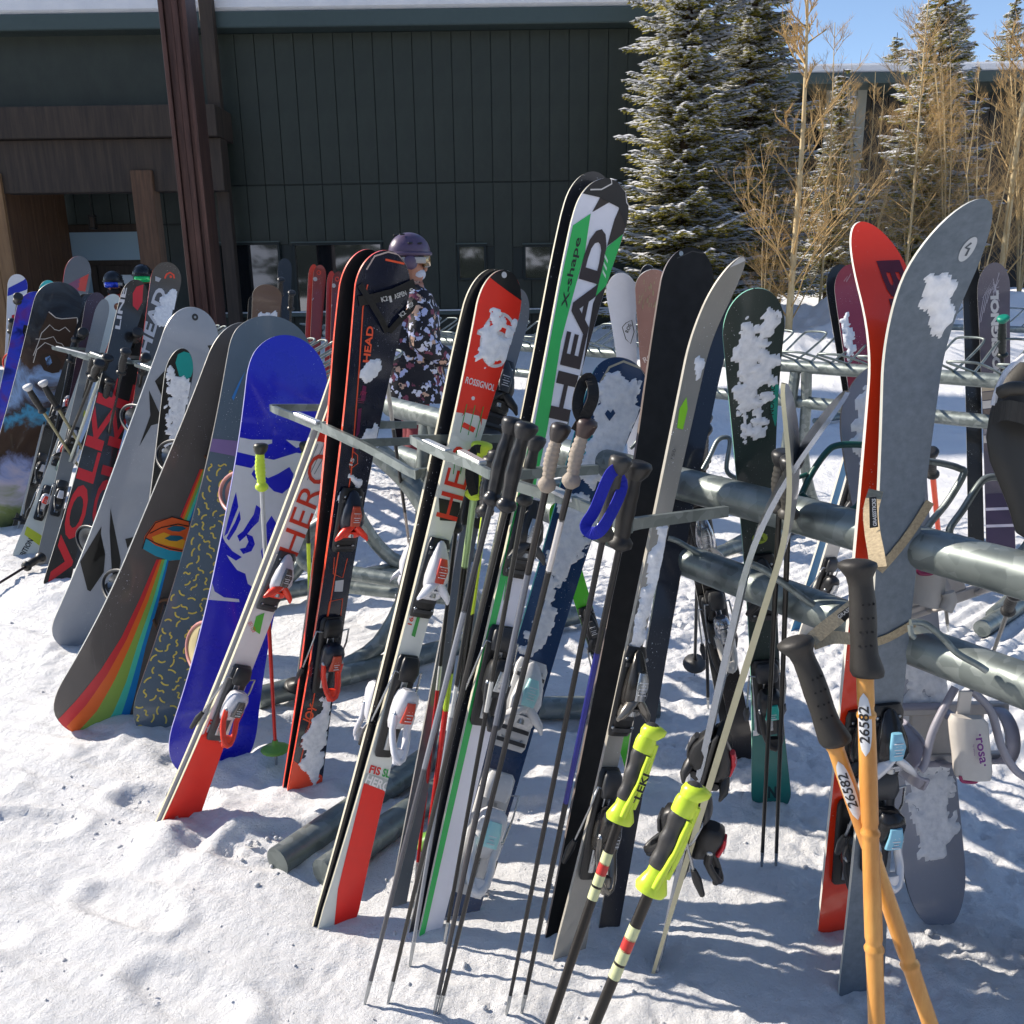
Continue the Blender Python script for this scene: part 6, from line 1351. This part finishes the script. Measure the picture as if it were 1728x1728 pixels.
def webbing(par,P,h=.0125,tw=None,name='strap'):
    P=catmull([W(*p) for p in P],8); mb=MB(); R=[]; n=len(P)
    for i,p in enumerate(P):
        d=(P[min(i+1,n-1)]-P[max(i-1,0)]).normalized(); vw=(CAM-p).normalized(); s_=d.cross(vw).normalized(); nn=s_.cross(d)
        an=tw*math.sin(math.pi*i/(n-1)) if tw else .3; s2=s_*math.cos(an)+nn*math.sin(an); n2=s2.cross(d)
        R.append([p+s2*h+n2*.001,p-s2*h+n2*.001,p-s2*h-n2*.001,p+s2*h-n2*.001])
    mb.loft(R,BST,True,False); mb.build(name,par)
bp1=bamboo((1453,942),(1500,2350),1.12,1.28,'upright bamboo pole with a perforated black grip in front of the curved skis','26582')
bp2=bamboo((1345,1073),(1783,2350),1.16,1.22,'slanting bamboo pole with a perforated black grip crossing towards the upright one','26582')
def bstrap(bd,P,hpx,par):
    pts=catmull([Vector((*bd.uv(*p),0)) for p in P],6); w_=bd.px2m(hpx,pts[0].y)/2; mb=MB(); R=[]
    for i,p in enumerate(pts):
        d=(pts[min(i+1,len(pts)-1)]-pts[max(i-1,0)]).normalized(); x,y=-d.y*w_,d.x*w_
        R.append([bd.pt(p.x+x,p.y+y,.002),bd.pt(p.x+x,p.y+y,.0038),bd.pt(p.x-x,p.y-y,.0038),bd.pt(p.x-x,p.y-y,.002)])
    mb.loft(R,BST,True,False); mb.build('strap',par)
webbing(bp1,[(1482,958,1.13),(1478,930,1.17),(1472,895,1.21),(1470,860,1.25),(1478,828,1.29)],.0105,.25)
bstrap(GB,[(1482,962),(1510,930),(1538,893),(1568,846)],15,bp1)
webbing(bp2,[(1367,1082,1.16),(1390,1062,1.19),(1420,1038,1.24),(1448,1015,1.30)],.0095,.2)
webbing(bp2,[(1372,1086,1.16),(1405,1076,1.20),(1440,1078,1.26),(1476,1078,1.30)],.0088,.2)
bstrap(GB,[(1472,1084),(1500,1074),(1542,1050)],14,bp2)
LB='#1c1b1a'
def tag_px(par,P,dep,off):
    mb=MB(); mb.prism([W(*p,dep)+off for p in P],V(0,.0008,0),printed(LB)); mb.build('label',par)
tag_px(bp1,[(1465,838),(1477,837),(1480,888),(1466,890)],1.205,V(0,-.004,0)); flat_text(bp1,'GRASSSTICKS',(1477,886),(1475,840),6,1.203,'#d8d4cc',V(0,-.0048,0),.03)
tag_px(bp2,[(1411,1036),(1430,1022),(1437,1032),(1424,1048)],1.175,V(0,-.004,0)); flat_text(bp2,'GRASS',(1414,1042),(1434,1027),6,1.173,'#d8d4cc',V(0,-.0048,0),.03)
# yellow-green poles lying across the bottom right
def ypole(T_,B_,td,bd_,label,lett=None):
    Tp=W(*T_,td); Bp=G(*B_,.0); t=thing('ski_pole',label,'ski pole',Bp,'lime gripped poles'); a=(Tp-Bp); L=a.length; a.normalize(); u=(V(1,0,0)-a*a.x).normalized(); v=a.cross(u)
    def ring(y,r,ox=0,k=16,fl=.8): return [Bp+a*y+u*(ox+r*math.cos(2*math.pi*i/k))+v*(r*fl*math.sin(2*math.pi*i/k)) for i in range(k)]
    YM=plastic(YEL,.3); GM=plastic('#3a3836',.4)
    mb=MB(); mb.loft([ring(0,.0075,0,12,1),ring(L*.5,.0078,0,12,1),ring(L-.15,.0085,0,12,1)],mat('#26221e',.3,.3)); 
    mb.build('shaft',t)
    mb=MB()
    for q in (.30,.36,.42,.5): mb.tube([Bp+a*(L-.15-q*.3),Bp+a*(L-.13-q*.3)],.0088,mat('#c9cc9a' if q!=.36 else '#c03028',.4),12)
    mb.build('shaft_band',t)
    mb=MB(); mb.loft([ring(L-.168,.021),ring(L-.160,.024),ring(L-.150,.020),ring(L-.140,.0155),ring(L-.125,.0145)],YM); 
    mb.loft([ring(L-.05,.0150),ring(L-.045,.0175),ring(L-.030,.0175),ring(L-.022,.0155)],YM); mb.loft([ring(L-.022,.0155,.002),ring(L-.012,.021,.006),ring(L-.004,.020,.008),ring(L,.010,.008)],YM)
    mb.tube([Bp+a*(L-.14)+u*.014-v*.0,Bp+a*(L-.10)+u*.0155,Bp+a*(L-.06)+u*.0155,Bp+a*(L-.03)+u*.014],[.006,.0075,.007,.008],YM,8); mb.tube([Bp+a*(L-.155)-v*.014,Bp+a*(L-.10)-v*.013+u*.008,Bp+a*(L-.05)-v*.012+u*.010],[.006,.004,.005],YM,8)
    mb.build('grip_frame',t)
    mb=MB(); rg=[]
    for i in range(20): y=L-.130+.085*i/19; rg.append(ring(y,.0145+.0016*math.sin(i/19*math.pi*5)*.8+.001,-.001))
    mb.loft(rg,GM); mb.ell(Bp+a*(L-.012)+u*.003,u*.016,v*.014,a*.016,GM); mb.build('grip',t)
    if lett: flat_text(t,*lett)
    return t,(Bp,a,u,v,L)
ypole((1100,1222),(801,2100),1.42,1.62,'lime green pole grip with black lettering leaning left beside the black binding',('LEKI',(1078,1342),(1094,1300),11,1.40,'#15160e',V(0,-.014,0),.03))
ypole((1172,1322),(766,2300),1.22,1.35,'nearer lime green pole with a flared cuff lying against the edge on skis')
# ================================================================== PEOPLE
FLOR=node_mat('floral_print',lambda t,b,tc: _flor(t,b,tc)) if False else None
def _flor(t,b,tc):
    v=N(t,'ShaderNodeTexVoronoi',Scale=24.0); n=N(t,'ShaderNodeTexNoise',Scale=22.0,Detail=4.0); t.links.new(tc.outputs['Object'],n.inputs['Vector'])
    ad=N(t,'ShaderNodeMix',data_type='VECTOR'); ad.inputs[0].default_value=0.10; t.links.new(tc.outputs['Object'],ad.inputs[4]); t.links.new(n.outputs['Color'],ad.inputs[5]); t.links.new(ad.outputs[1],v.inputs['Vector'])
    r=ramp(t,[(0.0,(1,1,1)),(0.50,(1,1,1)),(0.56,(0,0,0))],'LINEAR'); t.links.new(v.outputs['Distance'],r.inputs[0])
    hs=N(t,'ShaderNodeSeparateColor'); t.links.new(v.outputs['Color'],hs.inputs[0])
    r2=ramp(t,[(0.0,'#15131c'),(0.42,'#15131c'),(0.44,'#b9bfe0'),(0.66,'#c9a48c'),(0.78,'#d8d8e4'),(0.9,'#7a3c50')],'CONSTANT'); t.links.new(hs.outputs[0],r2.inputs[0])
    mx=N(t,'ShaderNodeMix',data_type='RGBA'); mx.inputs[6].default_value=(.010,.009,.014,1); t.links.new(r.outputs[0],mx.inputs[0]); t.links.new(r2.outputs[0],mx.inputs[7])
    t.links.new(mx.outputs[2],b.inputs['Base Color']); b.inputs['Roughness'].default_value=.75
    n3=N(t,'ShaderNodeTexNoise',Scale=9.0,Detail=4.0); t.links.new(tc.outputs['Object'],n3.inputs['Vector']); bp=N(t,'ShaderNodeBump',Strength=.6,Distance=.02); t.links.new(n3.outputs['Fac'],bp.inputs['Height']); t.links.new(bp.outputs[0],b.inputs['Normal'])
FLOR=node_mat('floral_print',_flor)
def skin_mesh(vs,es,rad,mats,pick):
    me=bpy.data.meshes.new('body'); me.from_pydata(vs,es,[]); ob=bpy.data.objects.new('body',me); scn.collection.objects.link(ob)
    m1=ob.modifiers.new('s','SKIN'); m1.use_smooth_shade=True
    for i,r in enumerate(rad):
        r=r if isinstance(r,tuple) else (r,r); me.skin_vertices[0].data[i].radius=r; me.skin_vertices[0].data[i].use_root=(i==0)
    m2=ob.modifiers.new('u','SUBSURF'); m2.levels=2; m2.render_levels=2
    dg=bpy.context.evaluated_depsgraph_get(); dg.update(); ev=ob.evaluated_get(dg); nm=bpy.data.meshes.new_from_object(ev)
    bpy.data.objects.remove(ob); bpy.data.meshes.remove(me)
    nm.materials.clear()
    for m in mats: nm.materials.append(m)
    for p in nm.polygons: p.material_index=pick(p.center); p.use_smooth=True
    return nm
def person(loc,yaw,label,jm,pm,hm,gm,lens,sc=1.0,bend=0.0,mask='#c9ccd8',flare=.25):
    t=thing('person',label,'person',loc); t.rotation_euler=(0,0,R_(yaw)); t.scale=(sc,sc,sc); t['_o']=(0,0,0)
    SK=mat('#b9826a',.5); BT=plastic('#2b2d33',.4); GLV=mat('#161616',.7)
    V_=[(0,0,.93),(0,0,1.12),(.01,0,1.30),(.02,0,1.43),(.03,0,1.50),(.045,0,1.60),(.05,0,1.70),
        (0,.10,.88),(.06,.11,.50),(.0,.115,.12),(.13,.125,.05),(0,-.10,.88),(.0,-.11,.50),(-.10,-.115,.13),(.03,-.12,.05),
        (0,.19,1.40),(-.03,.25,1.14),(.17,.22,1.00),(.23,.20,.98),(0,-.19,1.40),(-.02,-.25,1.14),(.18,-.21,1.02),(.24,-.19,1.01),
        (.27,.215,.985),(.30,.205,.965),(.255,.175,.975),(.28,-.205,1.01),(.31,-.195,.99),(.265,-.165,1.0)]
    E_=[(0,1),(1,2),(2,3),(3,4),(4,5),(5,6),(0,7),(7,8),(8,9),(9,10),(0,11),(11,12),(12,13),(13,14),(3,15),(15,16),(16,17),(17,18),(3,19),(19,20),(20,21),(21,22),(18,23),(23,24),(18,25),(22,26),(26,27),(22,28)]
    Rd=[(.15,.12),(.135,.11),(.15,.12),(.12,.10),(.055,.055),(.085,.075),(.085,.075),.11,.080,.065,.05,.11,.080,.065,.05,.075,.055,.038,.035,.075,.055,.038,.035,.025,.015,.014,.025,.015,.014]
    def pick(c):
        if c.z>1.47 and abs(c.y)<.12: return 3
        if c.z<.17: return 2
        if c.z<.98 and not (c.x>.15 and c.z>.9): return 1
        if c.x>.19 and c.z<1.1: return 4
        return 0
    nm=skin_mesh(V_,E_,Rd,[jm,pm,BT,SK,GLV],pick); ob=bpy.data.objects.new('body',nm); scn.collection.objects.link(ob); ob.parent=t
    O=V(0,0,0)
    mb=MB(); R=[]
    rj=random.Random(4)
    for k,(z,rx,ry,ox) in enumerate([(.70,.27,.30,.01),(.76,.265,.295,.01),(.86,.245,.285,0),(.98,.225,.265,0),(1.10,.215,.255,0),(1.22,.215,.26,.005),(1.34,.20,.25,.01),(1.42,.16,.21,.01),(1.47,.10,.125,.02),(1.52,.07,.08,.03)]):
        R.append([V(ox+rx*math.cos(q)*(1+.03*math.sin(q*5+z*21)),ry*math.sin(q)*(1+.03*math.sin(q*4+z*17)),z+.01*math.sin(q*3+k)) for q in [2*math.pi*i/28 for i in range(28)]])
    mb.loft(R,jm,False)
    for s_ in (-1,1):
        P=catmull([V(0,s_*.19,1.40),V(-.01,s_*.265,1.28),V(-.03,s_*.295,1.14),V(.07,s_*.27,1.06),V(.19,s_*.22,1.0)],5)
        mb.tube(P,[.102-.038*(i/(len(P)-1))+.004*math.sin(i*1.9) for i in range(len(P))],jm,16)
    mb.build('jacket',t,O)
    mb=MB(); mb.ell(V(.04,0,1.70),V(.145,0,0),V(0,.118,0),V(0,0,.128),hm,24,14,-.12,1); mb.tube([V(.04+.146*math.cos(q),.119*math.sin(q),1.69) for q in [2*math.pi*i/24 for i in range(24)]],.012,hm,8,closed=True)
    mb.ell(V(.0,.105,1.635),V(.05,0,0),V(0,.022,0),V(0,0,.05),hm,12,8); mb.ell(V(.0,-.105,1.635),V(.05,0,0),V(0,.022,0),V(0,0,.05),hm,12,8)
    mb.build('helmet',t,O)
    mb=MB()
    for s_ in(-1,1):
        for k in range(3): 
            c=V(-.03+.05*k,s_*(.052-.008*k),1.812-.006*k); mb.ell(c,V(.022,0,.002),V(0,.007,0),V(0,0,.006),BLACK,10,6)
        for k in range(2): c=V(.0+.07*k,s_*.108,1.755); mb.ell(c,V(.02,0,.002),V(0,.008,0),V(0,0,.007),BLACK,10,6)
    mb.build('helmet_vent',t,O)
    mb=MB(); R=[]
    for i in range(9):
        q=R_(-62+124*i/8); R.append([V(.045+.118*math.cos(q),.098*math.sin(q),1.60),V(.045+.140*math.cos(q),.112*math.sin(q),1.61),V(.045+.142*math.cos(q),.112*math.sin(q),1.68),V(.045+.12*math.cos(q),.1*math.sin(q),1.69)])
    mb.loft(R,lens); mb.build('goggles',t,O)
    mb=MB(); R=[]
    for i in range(15):
        q=R_(60+240*i/14); R.append([V(.04+.132*math.cos(q),.113*math.sin(q),1.625),V(.04+.140*math.cos(q),.121*math.sin(q),1.63),V(.04+.140*math.cos(q),.121*math.sin(q),1.665),V(.04+.132*math.cos(q),.113*math.sin(q),1.67)])
    mb.loft(R,mat('#a8a4a0',.7)); mb.build('goggle_strap',t,O)
    mb=MB(); mb.ell(V(.078,0,1.557),V(.068,0,.0),V(0,.078,0),V(0,0,.05),mat(mask,.8,0,0,.05,30),18,10); mb.build('face_mask',t,O)
    mb=MB(); mb.ell(V(.150,0,1.595),V(.018,0,0),V(0,.014,0),V(0,0,.024),SK,10,8); mb.build('nose',t,O)
    mb=MB(); mb.ell(V(-.045,0,1.555),V(.055,0,0),V(0,.085,0),V(0,0,.075),mat('#5a4030',.8),16,10); mb.build('hair',t,O)
    return t
JF=FLOR; PM=mat('#7c3038',.75,0,0,.2,12,.4,25)
LENSG=mat('#a88a5c',.12,.7,.5,.2,8)
p=G(700,838); p.z=gz(p.x,p.y)-.01
person(p,30,'person in a dark flowered jacket, maroon trousers and purple helmet walking away beside the racks',JF,PM,plastic('#54455e',.35),BLACK,LENSG,1.0)
def at2(px,Y): x=(px-864)/F*Y*.97; return V(x,Y,gz(x,Y)-.02)
person(at2(203,11.4),-95,'person in a red and black jacket with blue goggles standing near the lodge door',mat('#b02a1a',.7),mat('#17171a',.7),plastic('#17181c',.3),BLACK,mat('#1c3fc0',.12,.5,.5),.92,mask='#1c1c20')
person(at2(252,11.0),-80,'person in a black helmet with green goggles standing right of the red jacket',mat('#1a1c22',.7),mat('#17171a',.7),plastic('#0e1112',.25),BLACK,mat('#18c060',.12,.4,.5),.96,mask='#1c1c20')
# ================================================================== forested hill behind the camera (seen only mirrored in glass)
hx=[];hf=[]
mb=MB(); R=[]
for i in range(25):
    q=R_(180+180*i/24); R.append([V(math.cos(q)*120,math.sin(q)*120,-1),V(math.cos(q)*190,math.sin(q)*190,30+10*math.sin(i*1.7)),V(math.cos(q)*300,math.sin(q)*300,85+18*math.sin(i*.9)),V(math.cos(q)*420,math.sin(q)*420,60)])
def _hill(t,b,tc):
    n=N(t,'ShaderNodeTexNoise',Scale=.06,Detail=12.0,Roughness=.75); t.links.new(tc.outputs['Object'],n.inputs['Vector'])
    r=ramp(t,[(0.46,'#1c261c'),(0.52,'#2c3628'),(0.56,'#c9ced8')]); t.links.new(n.outputs['Fac'],r.inputs[0]); t.links.new(r.outputs[0],b.inputs['Base Color']); b.inputs['Roughness'].default_value=.9
mb.loft(R,node_mat('forested_hill',_hill),False,True,False); o=mb.build('hill'); o['kind']='structure'
for ob in scn.objects:
    if '_o' in ob: del ob['_o']
import os
if os.environ.get('DBG'):
    for q in ALLB: print(q)
